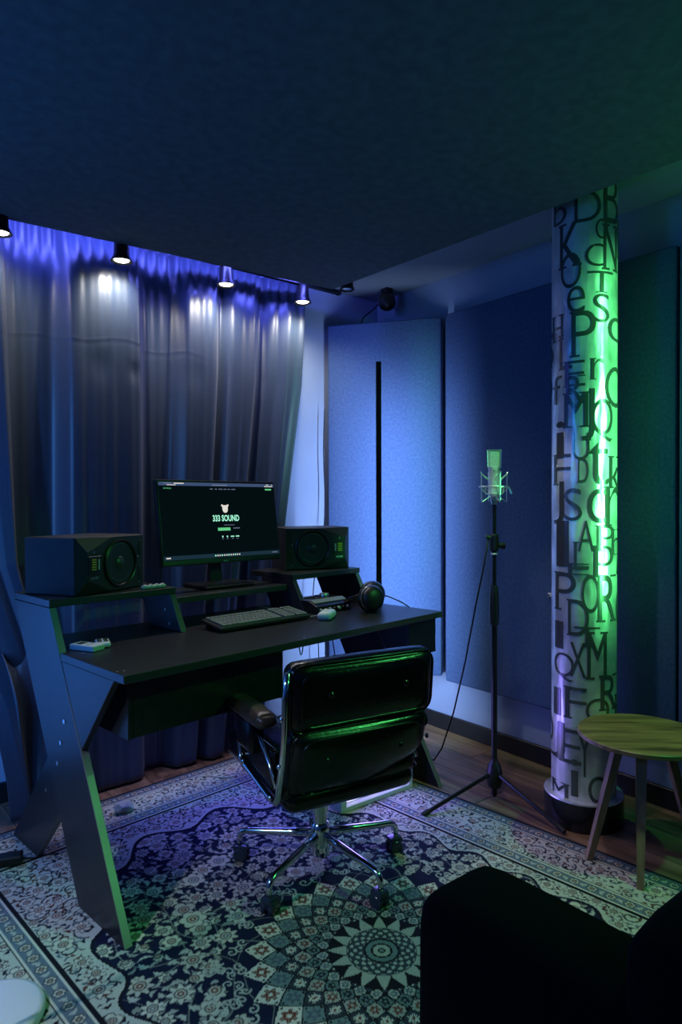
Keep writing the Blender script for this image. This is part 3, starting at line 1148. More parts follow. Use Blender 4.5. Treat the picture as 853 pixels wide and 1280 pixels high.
s = .024 / (hi[0] - lo[0])
me.transform(Mt @ Matrix.Translation((-.012, -.0005, -MH / 2 + .0045)) @ Matrix.Rotation(PI / 2, 4, 'X') @ Matrix.Diagonal((s, s, 1, 1)))
me.materials.clear()
me.materials.append(M['grey_plastic'])
_o = bpy.data.objects.new('maker_lettering', me)
COL.objects.link(_o)
_o.parent = hs
MB().prism([(-.03, .05, .02), (.03, .05, .02), (.024, .085, .30), (-.024, .085, .30)], (0, .018, .002)).build('neck', M['black_satin'], mon)
MB().box((0, .03, .008), (.25, .19, .014), bevel=.004).build('stand_foot', M['black_satin'], mon)

# ------------------------------------------------------------------ keyboard
kb = thing('computer_keyboard', 'black full-size keyboard with grey keys on the desk below the monitor', 'keyboard', dk(.545, .300, .7755), DR - .04)
_tilt = Matrix.Rotation(R(7), 3, 'X')
MB().box((.215, .068, .020), (.436, .140, .014), _tilt, bevel=.003).build('case', M['black'], kb)
keys = MB()
rows = [(.124, [1] * 15), (.100, [1] * 13 + [2]), (.080, [1.5] + [1] * 12 + [1.5]), (.060, [1.75] + [1] * 11 + [2.25]), (.040, [2.25] + [1] * 10 + [2.75]), (.020, [1.25, 1.25, 1.25, 6.25, 1.25, 1.25, 1.25, 1.25])]
for (ry, ks) in rows:
    x = .012
    for kx in ks:
        wd = kx * .0186
        if x + wd > .30:
            wd = min(wd, .300 - x)
        if wd < .008:
            break
        c = _tilt @ Vector((x + wd / 2 - .215, ry - .068, .0095))
        keys.box(c + Vector((.215, .068, .020)), (wd - .003, .0165, .008), _tilt)
        x += wd
    for k in range(3):
        c = _tilt @ Vector((.314 + k * .0186 - .215, ry - .068, .0095))
        keys.box(c + Vector((.215, .068, .020)), (.0156, .0165, .008), _tilt)
    for k in range(3):
        c = _tilt @ Vector((.378 + k * .0186 - .215, ry - .068, .0095))
        keys.box(c + Vector((.215, .068, .020)), (.0156, .0165, .008), _tilt)
tag(keys.build('keycaps', M['key'], kb), 'grey keycaps', kind='stuff')
for x in (.03, .40):
    MB().box((x, .125, .009), (.03, .012, .018)).build('foot', M['rubber'], kb)

# ------------------------------------------------------------------ mouse
ms = thing('computer_mouse', 'white wired computer mouse on the desk beside the keyboard', 'mouse', dk(1.035, .245, .7755), DR - R(58))
b = MB()
b.pillow((0, 0, .016), (.060, .112, .032), .0155, (0, 0, .004), n=10)
for v in b.bm.verts:
    if v.co.z < .0:
        v.co.z = 0.0
b.build('shell', M['white_plastic'], ms, smooth=True)
MB().box((0, .03, .0345), (.008, .022, .008), bevel=.003).build('scroll_wheel', M['black'], ms)
MB().box((0, .032, .0318), (.0015, .042, .006)).build('button_gap', M['rubber'], ms)
_iv = (Matrix.Translation(ms.location) @ Matrix.Rotation(DR - R(58), 4, 'Z')).inverted()
MB().tube([_iv @ dk(*p) for p in ((1.005, .272, .788), (.985, .31, .779), (.99, .40, .779), (1.02, .52, .779), (1.03, .70, .779))], .0020, 6).build('cable', M['white_plastic'], ms)

# ------------------------------------------------------------------ audio interface
ai = thing('audio_interface', 'small black audio interface box with pale front plate on the desk', 'audio device', dk(1.075, .345, .7755), DR + .02)
MB().prism([(0, 0, 0), (0, .17, 0), (0, .17, .052), (0, .05, .052), (0, 0, .030)], (.215, 0, 0), .002).build('body', M['black_satin'], ai)
MB().prism([(.006, .022, .0418), (.006, .049, .0535), (.209, .049, .0535), (.209, .022, .0418)], (0, -.0008, .002)).build('face_plate', mat('grey_face_plate', (0.20, 0.21, 0.20), 0.45), ai)
kn = MB()
for k in range(7):
    MB().cone((.020 + k * .028, -.001, .015), (.020 + k * .028, -.012, .015), .0075, .0065, 14).build('control_knob', M['black'] if k % 2 else M['grey_plastic'], ai)
MB().lathe([(.022, 0), (.022, .012), (.019, .016), (0, .016)], 24, c=(.150, .105, .052)).build('volume_dial', M['silver'], ai, auto=R(40))
for k in range(6):
    MB().box((.03 + k * .014, .12, .054), (.008, .010, .004)).build('push_button', M['black'], ai)

# ------------------------------------------------------------------ headphones
hp = thing('headphones', 'black closed-back headphones lying on the desk next to the mouse', 'headphones', dk(1.325, .27, .7755), DR + R(8))
for (x, y, yw) in ((-.045, -.045, R(-28)), (.052, .015, R(-38))):
    ax = Vector((math.sin(-yw) * -1, -math.cos(yw), .18)).normalized()
    c = Vector((x, y, .0485))
    e = MB().lathe([(0, .024), (.022, .023), (.034, .018), (.041, .008), (.043, -.004), (.040, -.010), (0, -.010)], 30, c=c, axis=ax).build('ear_cup', M['black'], hp, smooth=True)
    ring = [(.030, -.010), (.044, -.011), (.047, -.020), (.043, -.030), (.028, -.031)]
    MB().lathe(ring, 30, c=c, axis=ax).build('ear_pad', M['leather'], e, smooth=True)
    MB().lathe([(.044, .0005), (.0455, -.002), (.044, -.0045)], 30, c=c, axis=ax).build('trim_ring', M['silver'], e, smooth=True)
arc = []
for k in range(21):
    t = k / 20 * PI
    arc.append((-.060 + .075 * (1 - math.cos(t)), .035 + .085 * math.sin(t) - .045 * (1 - k / 20) + .02 * k / 20, .050 - .028 * math.sin(t)))
MB().tube(arc, .0085, 8).build('headband', M['leather'], hp, smooth=True)

cab = MB().tube([dk(*p) for p in ((1.335, .33, .780), (1.37, .36, .800), (1.42, .36, .830), (1.455, .27, .822), (1.47, .20, .800), (1.485, .165, .7785))], .0030, 7).build('headphone_cable', M['rubber'], None, smooth=True)
tag(cab, 'thin black headphone cable arching over the end of the desk', 'cable')

hp.scale = (1.28, 1.28, 1.28)
# ------------------------------------------------------------------ remotes and grey strip
rm = thing('remote_control', 'pale boxy remote control with a small display on the desk corner', 'remote control', dk(.082, .400, .7755), DR + R(20))
MB().span((-.026, -.052, 0), (.026, .052, .019), bevel=.004, seg=2).build('body', M['white_plastic'], rm)
MB().span((-.014, .012, .018), (.014, .036, .0196)).build('display', M['black'], rm)
for k in range(2):
    MB().span((-.014 + k * .016, -.02, .018), (-.002 + k * .016, -.010, .0205), bevel=.001).build('button', M['grey_plastic'], rm)
rm2 = thing('remote_control', 'pale rounded remote control with dark button rows on the desk corner', 'remote control', dk(.145, .420, .7755), DR - R(22))
MB().pillow((0, 0, .009), (.048, .092, .018), .0088, (0, 0, .001), n=8).build('body', M['white_plastic'], rm2, smooth=True)
for r_ in range(3):
    for k in range(2):
        MB().span((-.017 + k * .019, -.026 + r_ * .022, .0165), (-.003 + k * .019, -.012 + r_ * .022, .0200), bevel=.001).build('button', M['black'], rm2)
gs = thing('bumpy_strip', 'pale grey strip with four round bumps on the front edge of the shelf', 'strip', dk(.392, .515, .9365), DR)
b = MB()
b.pillow((0, 0, .007), (.100, .020, .014), .0068, n=6)
b.build('body', M['grey_plastic'], gs, smooth=True)
for k in range(4):
    MB().lathe([(.0105, 0), (.009, .006), (.005, .009), (0, .010)], 14, c=(-.036 + k * .024, 0, .008)).build('bump', M['grey_plastic'], gs, smooth=True)

# ------------------------------------------------------------------ chair
CC = (1.342, 1.803)
CYAW = R(-9.2)
chair = thing('office_chair', 'black leather office chair with polished star base seen from behind', 'chair', (*CC, 0.009), CYAW)
Z0 = -.009
tilt_u = Matrix.Rotation(R(5), 3, 'X')
tilt_l = Matrix.Rotation(R(14), 3, 'X')


def cushion(name, c, s, rad, bulge, rot, m=M['leather'], pipes=True):
    b = MB()
    b.pillow(c, s, rad, bulge, rot, n=14)
    o = b.build(name, m, chair, smooth=True)
    if pipes:
        for (yy, ww) in ((-s[1] / 2 - bulge[1] * .10, .86), (-s[1] / 2 + .012, .985)):
            pts = []
            hw, hh = s[0] / 2 * ww, s[2] / 2 * (.80 if ww < .9 else .975)
            r = min(.045, hh * .5)
            for (cx, cz, a0) in ((hw - r, hh - r, 0), (-hw + r, hh - r, 90), (-hw + r, -hh + r, 180), (hw - r, -hh + r, 270)):
                for k in range(7):
                    a = R(a0 + k * 15)
                    pts.append(Vector((cx + r * math.cos(a), yy, cz + r * math.sin(a))))
            pts = [(rot @ p) + Vector(c) for p in pts]
            MB().tube(pts, .0042, 7, closed=True).build('piping', m, o, smooth=True)
    return o


up = cushion('back_cushion', (0, -.268, .692 + Z0), (.505, .082, .205), .034, (0, .016, .004), tilt_u)
lo_ = cushion('back_cushion', (0, -.238, .485 + Z0), (.485, .082, .240), .034, (0, .020, .006), tilt_l)
for ob_ in [lo_] + list(lo_.children):
    for v in ob_.data.vertices:
        q = min(1.0, max(0.0, (.49 - v.co.z) / .13))
        v.co.x -= (.165 if v.co.x > 0 else -.02) * q * q * abs(v.co.x) / .24
        v.co.y += .030 * q * q
        v.co.z += .032 * q * q * (v.co.x / .24) ** 2 * (2.2 if v.co.x > 0 else 0)
for o_, cz, cy in ((up, .70, -.325), (lo_, .50, -.297)):
    for x in (-.13, .13):
        MB().lathe([(0, .006), (.008, .004), (.011, 0)], 14, c=(x, cy, cz + Z0), axis=(0, -1, .1)).build('button', M['leather'], o_, smooth=True)
b = MB()
b.pillow((0, .02, .405 + Z0), (.50, .50, .105), .045, (0, .01, .012), None, n=14)
seat = b.build('seat_cushion', M['leather'], chair, smooth=True)
b = MB()
b.pillow((0, -.03, .365 + Z0), (.46, .42, .075), .036, (0, .0, .022), None, n=12)
b.build('seat_shell', M['leather'], chair, smooth=True)
for sx in (-1, 1):
    x = .240 if sx > 0 else -.262
    fwd = .045 if sx > 0 else 0.0
    pts = [(x * .985, -.300, .775), (x, -.292, .70), (x, -.285, .60), (x, -.268, .50), (x * .99, -.235, .395), (x * .985, -.215, .372), (x * .985, -.18, .370),
           (x * .99, -.05, .393), (x, .03, .408), (x, .06, .420), (x, .068, .45), (x, .068, .53)]
    fr = MB().tube([(p[0], p[1] + fwd * (p[1] < -.1), p[2] + Z0) for p in pts], .0095, 10).build('side_frame', M['chrome'], chair, smooth=True)
    MB().tube([(x, -.06, .555 + Z0), (x, -.12, .52 + Z0), (x, -.18, .475 + Z0), (x, -.225, .42 + Z0)], .0060, 8).build('brace', M['chrome'], fr, smooth=True)
    for (cy, cz) in ((-.285, .64), (-.268, .50), (-.200, .385), (.02, .42)):
        MB().lathe([(.009, 0), (.007, .005), (0, .006)], 12, c=(x + sx * .009, cy, cz + Z0), axis=(sx, 0, 0)).build('bolt', M['chrome'], fr, smooth=True)
    b = MB()
    b.pillow((x, -.035, .598 + Z0), (.072, .27, .046), .022, (.004, .01, .006), None, n=12)
    arm = b.build('armrest', M['leather_worn'], chair, smooth=True)
    MB().span((x - .024, -.085, .475 + Z0), (x + .024, .05, .580 + Z0), bevel=.012, seg=3).build('arm_post', M['leather'], arm, auto=R(40))
    b = MB()
    b.pillow((x * .93, -.06, .455 + Z0), (.022, .26, .12), .010, None or (0, 0, 0), None, n=6)
    b.build('side_panel', M['leather'], arm, smooth=True)
MB().lathe([(.020, .16), (.024, .15), (.024, .205), (.032, .21), (.032, .30), (.09, .315), (.09, .33), (0, .33)], 28, c=(0, 0, Z0)).build('gas_column', M['chrome'], chair, auto=R(40))
MB().lathe([(0, .052), (.026, .052), (.031, .060), (.034, .075), (.034, .150), (.028, .165), (.021, .172), (0, .172)], 28, c=(0, 0, Z0)).build('hub', M['chrome'], chair, auto=R(40))
MB().tube([(.05, -.10, .325 + Z0), (.10, -.14, .318 + Z0), (.17, -.17, .310 + Z0)], .005, 8).build('height_lever', M['black_satin'], chair, smooth=True)
leg0 = wheel0 = None
for k in range(5):
    aw = R(-15 + 72 * k) - CYAW
    if leg0 is None:
        pts = [(.028, 0, .128), (.10, 0, .122), (.20, 0, .114), (.262, 0, .110), (.280, 0, .104), (.290, 0, .092), (.292, 0, .075), (.292, 0, .058)]
        leg0 = MB().tube([(p[0], 0, p[2] + Z0) for p in pts], [.0145, .0135, .012, .011, .0105, .010, .0095, .009], 12).build('leg', M['chrome'], chair, smooth=True)
        lg = leg0
        wheel0 = MB()
        for sg in (-1, 1):
            wheel0.lathe([(0, -.009), (.020, -.009), (.025, -.005), (.025, .006), (.021, .010), (0, .011)], 22, c=(.285, sg * .0135, .0255 + Z0), axis=(0, sg, 0))
        wheel0.span((.268, -.006, .022 + Z0), (.306, .006, .058 + Z0), bevel=.004)
        wheel0.span((.262, -.022, .036 + Z0), (.312, .022, .060 + Z0), bevel=.010, seg=2)
        wheel0 = wheel0.build('caster', M['caster'], leg0, auto=R(35))
        wh = wheel0
    else:
        lg = dup(leg0, chair)
        wh = dup(wheel0, lg)
    lg.rotation_euler = (0, 0, aw)

# ------------------------------------------------------------------ white PC under the desk
pc = thing('computer_tower', 'white computer tower glowing violet through its glass side, under the desk', 'computer', (1.838, 2.165, .0095), 0)
W, D, H = .40, .21, .44
b = MB()
for (x0, x1, z0, z1) in ((-W / 2, W / 2, 0, .018), (-W / 2, W / 2, H - .03, H), (-W / 2, -W / 2 + .03, .018, H - .03), (W / 2 - .018, W / 2, .018, H - .03)):
    b.span((x0, -D / 2, z0), (x1, -D / 2 + .03, z1), bevel=.002)
b.build('window_frame', M['pc_white'], pc)
b = MB()
b.span((-W / 2, -D / 2 + .03, 0), (W / 2, D / 2, .02))
b.span((-W / 2, -D / 2 + .03, H - .02), (W / 2, D / 2, H))
b.span((-W / 2, -D / 2 + .03, .02), (-W / 2 + .012, D / 2, H - .02))
b.span((W / 2 - .012, -D / 2 + .03, .02), (W / 2, D / 2, H - .02))
b.span((-W / 2 + .012, D / 2 - .012, .02), (W / 2 - .012, D / 2, H - .02))
b.build('case', M['pc_white'], pc)
MB().span((-W / 2 + .014, D / 2 - .03, .03), (W / 2 - .014, D / 2 - .014, H - .03)).build('lit_board', M['pc_inside'], pc)
for k in range(3):
    x = .12 - k * .115
    f_ = MB().lathe([(.030, .0), (.030, .02), (.008, .02), (.008, .024), (0, .024)], 24, c=(x, -.02, .022)).build('fan', M['black'], pc)
    MB().lathe([(.050, 0), (.050, .018), (.044, .018), (.044, 0)], 28, c=(x, -.02, .022)).build('light_ring', M['pc_fan'], f_, smooth=True)
MB().span((-.15, -.05, .20), (.10, .05, .235), bevel=.003).build('graphics_card', M['pc_white'], pc)
gl = mat('clear_glass', (1, 1, 1), .02)
gl.node_tree.nodes['Principled BSDF'].inputs['Transmission Weight'].default_value = 1.0
gl.node_tree.nodes['Principled BSDF'].inputs['IOR'].default_value = 1.1
MB().span((-W / 2 + .028, -D / 2 + .010, .016), (W / 2 - .020, -D / 2 + .013, H - .028)).build('glass_side', gl, pc)
for (x, y) in ((-.17, -.08), (.17, -.08), (-.17, .08), (.17, .08)):
    MB().cone((x, y, -.0), (x, y, .004), .012, n=10).build('foot', M['rubber'], pc)
light('pc_glow', 'AREA', (0, -D / 2 - .01, .22), (.22, .16, 1.0), 1.6, direction=(.25, -1, -.15), size=.30, size_y=.30, parent=pc)

# ------------------------------------------------------------------ microphone on its stand
mst = thing('microphone_stand', 'black tripod microphone stand on the wooden floor near the column', 'microphone stand', (2.24, 1.776, 0))
MB().lathe([(0, .02), (.012, .02), (.012, .05), (.026, .055), (.032, .075), (.034, .115), (.026, .150), (.016, .160), (.014, .175), (0, .175)], 24).build('leg_hub', M['black'], mst, auto=R(40))
b = MB()
b.cone((0, 0, .17), (0, 0, .79), .0125, n=16)
b.build('lower_tube', M['black_satin'], mst, smooth=False, auto=R(40))
MB().cone((0, 0, .10), (0, 0, .012), .008, n=12).build('spigot', M['black_satin'], mst)
MB().lathe([(.0126, .735), (.019, .742), (.021, .80), (.019, .86), (.015, .90), (.013, .905)], 20).build('height_grip', M['black'], mst, auto=R(40))
MB().cone((0, 0, .79), (0, 0, 1.245), .0085, n=14).build('upper_tube', M['black_satin'], mst, auto=R(40))
cl = MB().box((0, 0, 1.085), (.030, .030, .075), bevel=.007, seg=2).build('clamp', M['black'], mst)
MB().cone((.012, -.010, 1.075), (.036, -.026, 1.070), .012, .014, 14).build('knob', M['black'], cl)
MB().cone((-.010, .008, 1.105), (-.030, .022, 1.112), .008, .009, 12).build('knob', M['black'], cl)
MB().lathe([(.0135, 1.034), (.016, 1.036), (.016, 1.040), (.0135, 1.042)], 18).build('band', M['silver'], mst, smooth=True)
for ang in (168.6, 264.0, 38.6):
    d_ = Vector((math.cos(R(ang)), math.sin(R(ang)), 0))
    lg = MB().tube([d_ * .02 + Vector((0, 0, .112)), d_ * .18 + Vector((0, 0, .066)), d_ * .345 + Vector((0, 0, .017))], .0085, 8).build('leg', M['black_satin'], mst)
    MB().cone(d_ * .335 + Vector((0, 0, .0205)), d_ * .362 + Vector((0, 0, .0125)), .0115, .0105, 12).build('rubber_foot', M['rubber'], lg)

TOCAM = math.atan2(-1.776, -2.24)
mic = thing('condenser_microphone', 'silver side-address studio microphone in a spider shock mount', 'microphone', (2.24, 1.776, 1.250), TOCAM + PI / 2)
MB().lathe([(0, .028), (.018, .028), (.022, .034), (.0235, .045), (.0235, .142), (.0255, .146), (.0255, .152), (0, .152)], 32).build('body', M['mic_body'], mic, auto=R(40))
b = MB()
hd = []
for (z, wx, wy) in ((.152, .0245, .021), (.200, .0265, .021), (.222, .0280, .018)):
    ring = []
    for k in range(24):
        a = 2 * PI * k / 24
        c_, s_ = math.cos(a), math.sin(a)
        ring.append(b.bm.verts.new((math.copysign(abs(c_) ** .55, c_) * wx, math.copysign(abs(s_) ** .55, s_) * wy, z)))
    hd.append(ring)
for A, B in zip(hd, hd[1:]):
    for k in range(24):
        b.bm.faces.new((A[k], A[(k + 1) % 24], B[(k + 1) % 24], B[k]))
b.bm.faces.new(hd[-1])
gr = b.build('head_grille', M['mesh_grille'], mic, auto=R(40))
fr_pts = [(-.0265, -.0215, .153), (-.0288, -.0205, .223), (.0288, -.0205, .223), (.0265, -.0215, .153)]
MB().tube(fr_pts, .0018, 6, closed=True).build('grille_frame', M['silver'], gr)
fr_pts = [(p[0], -p[1], p[2]) for p in fr_pts]
MB().tube(fr_pts, .0018, 6, closed=True).build('grille_frame', M['silver'], gr)
MB().box((0, -.0245, .136), (.006, .003, .003)).build('badge', M['black'], mic)
sm = thing('shock_mount', 'silver wire spider shock mount cradling the microphone', 'shock mount', (2.24, 1.776, 1.250), TOCAM + PI / 2)
MB().tube([(.061 * math.cos(2 * PI * k / 40), .061 * math.sin(2 * PI * k / 40), .070) for k in range(40)], .0032, 8, closed=True).build('outer_ring', M['silver'], sm, smooth=True)
MB().tube([(.034 * math.cos(2 * PI * k / 32), .034 * math.sin(2 * PI * k / 32), .040) for k in range(32)], .0028, 8, closed=True).build('inner_ring', M['silver'], sm, smooth=True)
for k in range(4):
    a = R(25 + 90 * k)
    c_, s_ = math.cos(a), math.sin(a)
    MB().tube([(.018 * c_, .018 * s_, .030), (.055 * c_, .055 * s_, .006), (.057 * c_, .057 * s_, .012), (.058 * c_, .058 * s_, .07), (.058 * c_, .058 * s_, .128), (.062 * c_, .062 * s_, .132)], .0022, 6).build('wire_arm', M['silver'], sm)
    for da in (-20, 20):
        a2 = a + R(da)
        MB().tube([(.062 * math.cos(a), .062 * math.sin(a), .128), (.027 * math.cos(a2), .027 * math.sin(a2), .098)], .0016, 6).build('elastic_cord', M['grey_plastic'], sm)
        MB().tube([(.060 * math.cos(a2), .060 * math.sin(a2), .070), (.036 * math.cos(a), .036 * math.sin(a), .040)], .0014, 6).build('elastic_cord', M['grey_plastic'], sm)
MB().cone((0, 0, -.004), (0, 0, .028), .012, .018, 18).build('thread_socket', M['silver'], sm)
MB().cone((.060, .0, .070), (.070, -.004, .040), .004, .005, 10).build('cord_hook', M['silver'], sm)
b = MB().tube([(2.222, 1.792, 1.10), (2.225, 1.82, .98), (2.23, 1.87, .80), (2.245, 1.94, .55), (2.27, 2.03, .30), (2.30, 2.13, .10), (2.33, 2.21, .012), (2.36, 2.28, .006), (2.40, 2.36, .006)], .0036, 8)
tag(b.build('microphone_cable', M['rubber'], None, smooth=True), 'black cable drooping from the microphone stand to the floor', 'cable')

# ------------------------------------------------------------------ silver lettered column
CR = .122
colm = thing('decorative_column', 'round column wrapped in silver film with dark letters on a black plinth', 'column', (2.388, 1.452, 0))
b = MB()
b.lathe([(CR, .11), (CR, 1.0), (CR, 1.9), (CR, 2.49)], 64)
b.build('shaft', M['foil'], colm, smooth=True)
MB().lathe([(.150, 0), (.150, .108)], 56).build('plinth', M['plinth'], colm, auto=R(40))
MB().lathe([(.1505, .106), (.149, .111), (CR - .004, .1115)], 56).build('plinth_top', M['foil'], colm, auto=R(40))
BASE_ANG = math.atan2(-1.452, -2.388)
LET = [('b', -48, 2.377, 0.09, 0.061), ('D', 6, 2.368, 0.105, 0.097), ('B', 55, 2.399, 0.165, 0.079), ('O', 31, 2.282, 0.069, 0.043), ('N', 52, 2.216, 0.156, 0.067), ('K', -26, 2.235, 0.154, 0.072), ('O', -24, 2.137, 0.122, 0.071), ('C', 20, 2.183, 0.077, 0.069), ('T', 31, 2.083, 0.073, 0.104), ('e', -14, 2.022, 0.093, 0.058), ('P', -1, 1.891, 0.157, 0.077), ('H', -54, 1.929, 0.091, 0.056), ('L', -33, 1.831, 0.122, 0.048), ('E', -16, 1.743, 0.089, 0.067), ('R', -16, 1.682, 0.097, 0.059), ('M', -14, 1.605, 0.121, 0.091), ('J', 7, 1.585, 0.178, 0.041), ('Q', 34, 1.563, 0.147, 0.079), ('C', 61, 1.692, 0.141, 0.086), ('S', 31, 1.985, 0.098, 0.057), ('r', 24, 1.756, 0.073, 0.045), ('d', 67, 1.935, 0.125, 0.087), ('f', -54, 1.69, 0.099, 0.049), ('i', -45, 1.495, 0.128, 0.038), ('U', -5, 1.465, 0.093, 0.053), ('t', 26, 1.399, 0.147, 0.074), ('F', -43, 1.38, 0.108, 0.074), ('D', -1, 1.375, 0.086, 0.033), ('J', -50, 1.252, 0.149, 0.053), ('S', -19, 1.245, 0.113, 0.06), ('c', 24, 1.239, 0.12, 0.066), ('r', 61, 1.238, 0.136, 0.083), ('I', -40, 1.094, 0.161, 0.052), ('A', 4, 1.125, 0.106, 0.05), ('L', -4, 1.052, 0.093, 0.047), ('P', 42, 1.117, 0.088, 0.072), ('p', 38, 1.03, 0.108, 0.077), ('E', -9, 0.999, 0.04, 0.067), ('P', -35, 0.91, 0.134, 0.082), ('R', 45, 0.888, 0.162, 0.076), ('O', 12, 0.906, 0.133, 0.055), ('D', -9, 0.813, 0.126, 0.067), ('k', 66, 1.368, 0.11, 0.068), ('h', 71, 1.101, 0.089, 0.059), ('I', -48, 0.739, 0.096, 0.039), ('M', 24, 0.672, 0.163, 0.066), ('T', 6, 0.743, 0.068, 0.095), ('Q', -38, 0.617, 0.099, 0.082), ('R', 50, 0.529, 0.122, 0.075), ('F', -14, 0.485, 0.111, 0.071), ('Q', 26, 0.453, 0.103, 0.095), ('l', -53, 0.476, 0.096, 0.036), ('J', -56, 0.326, 0.131, 0.079), ('E', -24, 0.315, 0.12, 0.075), ('i', -15, 0.198, 0.129, 0.027), ('Y', 2, 0.302, 0.171, 0.051), ('M', -48, 0.131, 0.061, 0.078), ('o', 26, 0.16, 0.095, 0.067), ('X', -10, 0.653, 0.12, 0.052)]
random.seed(9)
for k in range(26):      # the sides that only a step to the side would show
    LET.append((random.choice('ABCDEGHKMNOPRSTUaeghknost'), random.choice((-1, 1)) * random.uniform(84, 150), random.uniform(.22, 2.38), random.uniform(.08, .15), random.uniform(.05, .085)))
for i, (ch, th, z, h, w) in enumerate(LET):
    me = text_mesh(ch, .004, 0.0 if ch in 'MNKXRkIil' else -.010, 5)
    h, w = h * 1.1, w * (1.15 if w < .09 else 1.0)
    a, lo, hi = bounds(me)
    sx, sy = w / (hi[0] - lo[0]), h / (hi[1] - lo[1])
    bm = bmesh.new()
    bm.from_mesh(me)
    for v in bm.verts:
        v.co.x = (v.co.x - (lo[0] + hi[0]) / 2) * sx
        v.co.y = (v.co.y - (lo[1] + hi[1]) / 2) * sy
        v.co.z = CR + .0002 + (.0022 if v.co.z > 0 else 0)
    if ch in 'IiLlTPFHREDKMNrhkpBJ':       # slab serifs on the stems
        xs_ = [0.0] if ch in 'IilTJ' else ([-w * .36, w * .36] if ch in 'HNMKRhk' else [-w * .36])
        for xq in xs_:
            for zq in ((-h / 2 + h * .02, h / 2 - h * .02) if ch not in 'TJ' else (-h / 2 + h * .02,)):
                rr_ = bmesh.ops.create_cube(bm, size=1.0)
                bmesh.ops.transform(bm, matrix=Matrix.Translation((xq, zq, CR + .0013)) @ Matrix.Diagonal((w * .42, h * .045, .0021, 1)), verts=rr_['verts'])
    x = -w / 2 - .02 + .009
    while x < w / 2 + .02:
        bmesh.ops.bisect_plane(bm, geom=bm.verts[:] + bm.edges[:] + bm.faces[:], plane_co=(x, 0, 0), plane_no=(1, 0, 0))
        x += .009
    a0 = BASE_ANG + R(th)
    for v in bm.verts:
        t = a0 + v.co.x / CR
        r = v.co.z
        zz = v.co.y + z
        v.co = (r * math.cos(t), r * math.sin(t), min(zz, 2.488))
    bm.to_mesh(me)
    bm.free()
    me.materials.clear()
    me.materials.append(M['letter'])
    o = bpy.data.objects.new('letter', me)
    COL.objects.link(o)
    o.parent = colm

sw = thing('wall_clip', 'tiny white cable clip on the blue panel beside the column', 'clip', (2.645, 1.772, .83))
MB().box((-.006, 0, 0), (.016, .024, .018), bevel=.003).build('body', M['white_plastic'], sw)
MB().cone((-.013, .004, 0), (-.018, .004, 0), .004, n=10).build('pin', M['black'], sw)

# ------------------------------------------------------------------ side table
tb = thing('side_table', 'round wooden side table with splayed legs beside the column', 'side table', (2.252, 1.143, 0), R(-40))
TR = .215
MB().lathe([(0, .4505), (TR - .004, .4505), (TR, .447), (TR, .436), (TR - .006, .432), (0, .432)], 72).build('tabletop', M['oak'], tb, auto=R(30))
legm = None
_ir = Matrix.Rotation(R(40), 3, 'Z')
for (fx, fy) in ((2.070, 1.056), (2.105, 1.258), (2.405, 1.025), (2.425, 1.245)):
    f_ = _ir @ Vector((fx - 2.252, fy - 1.143, 0))
    t_ = f_ * .42
    zf = .0095 if fx < 2.2 else .0005
    u = Vector((-f_.y, f_.x, 0)).normalized()
    n_ = f_.normalized()
    poly = []
    b = MB()
    vs = []
    for (c_, z_, hw, ht) in ((f_, zf, .011, .011), (t_, .4318, .017, .015)):
        for (a, q) in ((-1, -1), (1, -1), (1, 1), (-1, 1)):
            vs.append(b.bm.verts.new(c_ + u * hw * a + n_ * ht * q + Vector((0, 0, z_))))
    for q in ((0, 3, 2, 1), (4, 5, 6, 7), (0, 1, 5, 4), (1, 2, 6, 5), (2, 3, 7, 6), (3, 0, 4, 7)):
        b.bm.faces.new([vs[i] for i in q])
    b.build('leg', M['oak_leg'], tb)
MB().box((0, 0, .424), (.20, .035, .0155), bevel=.002).build('cross_rail', M['oak_leg'], tb)

# ------------------------------------------------------------------ sofa
so = thing('sofa', 'black upholstered sofa with rounded arm in the near corner of the rug', 'sofa', (1.5, .42, .0095))
b = MB()
b.pillow((-.62, .08, .300), (.205, .60, .585), .055, (.008, .012, .012), None, n=14)
b.build('arm', M['sofa'], so, smooth=True)
b = MB()
b.pillow((0, -.105, .37), (1.42, .26, .68), .060, (0, .01, .012), None, n=12)
b.build('backrest', M['sofa'], so, smooth=True)
b = MB()
b.pillow((.06, .135, .255), (1.14, .26, .17), .05, (0, .008, .012), None, n=12)
b.build('seat_cushion', M['sofa'], so, smooth=True)
MB().span((-.5, .02, .03), (.62, .24, .165), bevel=.01).build('base', M['sofa'], so)
for x in (-.62, .60):
    for y in (-.15, .20):
        MB().cone((x, y, 0), (x, y, .035), .018, .022, 12).build('foot', M['black'], so)

# ------------------------------------------------------------------ white lamp base at the picture edge
wl = thing('floor_lamp', 'white round base of a slim floor lamp standing on the rug', 'floor lamp', (.328, 1.763, .0095))
MB().lathe([(0, .022), (.100, .022), (.112, .018), (.116, .010), (.116, 0), (0, 0)], 48).build('base', M['white_plastic'], wl, auto=R(50))
MB().cone((-.035, -.092, .016), (-.035, -.092, 1.45), .006, n=12).build('pole', M['white_plastic'], wl)

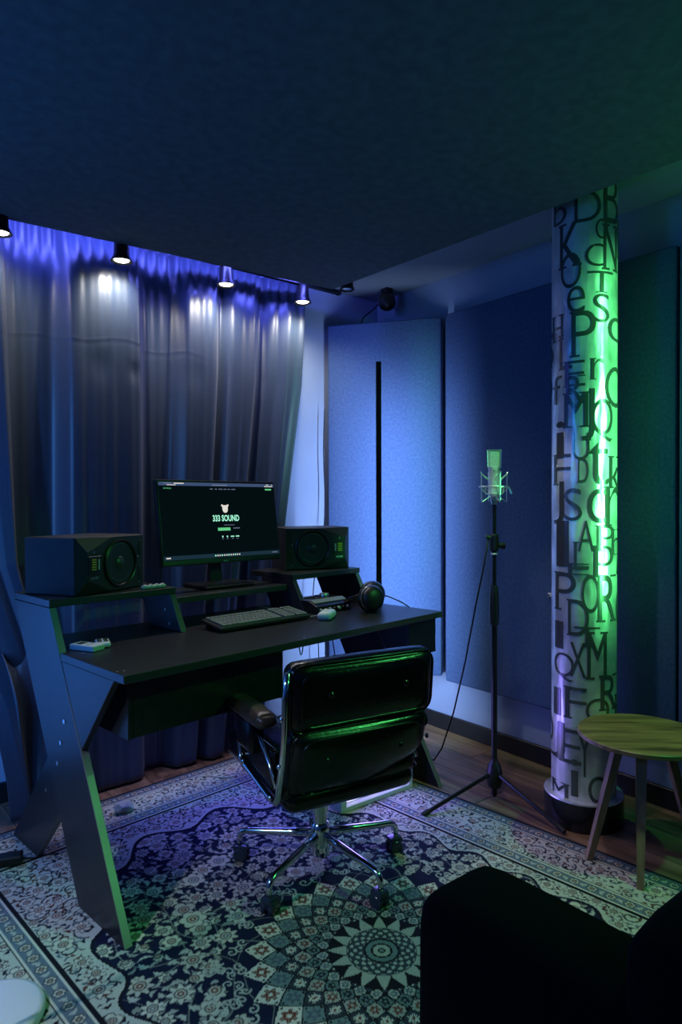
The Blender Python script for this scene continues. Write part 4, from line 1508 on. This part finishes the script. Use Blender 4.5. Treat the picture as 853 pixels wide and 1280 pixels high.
# ------------------------------------------------------------------ cables and small things on the floor
pb = thing('power_adapter', 'small black power adapter lying on the rug by the curtain', 'power adapter', (.505, 2.50, .0095), R(70))
MB().box((0, 0, .016), (.05, .11, .032), bevel=.005).build('body', M['black'], pb)
MB().tube([(0, -.055, .014), (.0, -.09, .006), (.02, -.12, .004), (.01, -.17, .004)], .003, 6).build('cord', M['rubber'], pb)
wp = thing('crumpled_wrapper', 'crumpled pale plastic wrapper on the rug beneath the desk', 'wrapper', (.966, 2.629, .0095))
b = MB()
random.seed(2)
bmesh.ops.create_icosphere(b.bm, subdivisions=2, radius=.035)
for v in b.bm.verts:
    v.co *= random.uniform(.65, 1.15)
    v.co.z = max(0.0, v.co.z * .7 + .018)
    v.co.x *= 1.3
b.build('film', M['grey_plastic'], wp)
for (pts, lab) in (([(1.40, 2.72, .013), (1.45, 2.66, .013), (1.49, 2.64, .020), (1.53, 2.70, .013), (1.60, 2.76, .013), (1.66, 2.74, .013), (1.64, 2.68, .013)], 'thin pale cable curled on the rug behind the office chair'),
                   ([(2.262, 2.985, 1.78), (2.258, 2.99, 1.55), (2.262, 2.985, 1.30), (2.245, 2.975, 1.10), (2.18, 2.96, .90), (2.16, 2.96, .70), (2.20, 2.965, .45), (2.18, 2.96, .09), (2.12, 2.92, .010)], 'thin black cable hanging down the wall beside the curtain edge'),
                   ([(1.74, 2.50, .745), (1.78, 2.56, .62), (1.84, 2.62, .52), (1.88, 2.64, .62), (1.90, 2.60, .744)], 'black cable looped beneath the desktop behind the chair back'),
                   ([(1.93, 2.52, .745), (1.94, 2.55, .66), (1.97, 2.58, .64), (1.99, 2.56, .56), (1.98, 2.50, .30), (1.95, 2.40, .012)], 'black cable dropping from the desktop to the computer tower')):
    P = [Vector(p) for p in pts]
    sm_ = []
    for i in range(len(P) - 1):
        p0, p1, p2, p3 = P[max(i - 1, 0)], P[i], P[i + 1], P[min(i + 2, len(P) - 1)]
        for k in range(6):
            t = k / 6
            sm_.append(.5 * ((2 * p1) + (p2 - p0) * t + (2 * p0 - 5 * p1 + 4 * p2 - p3) * t * t + (3 * p1 - p0 - 3 * p2 + p3) * t ** 3))
    sm_.append(P[-1])
    m_ = M['grey_plastic'] if 'pale' in lab else M['rubber']
    tag(MB().tube(sm_, .0028, 6).build('cable', m_, None, smooth=True), lab, 'cable')
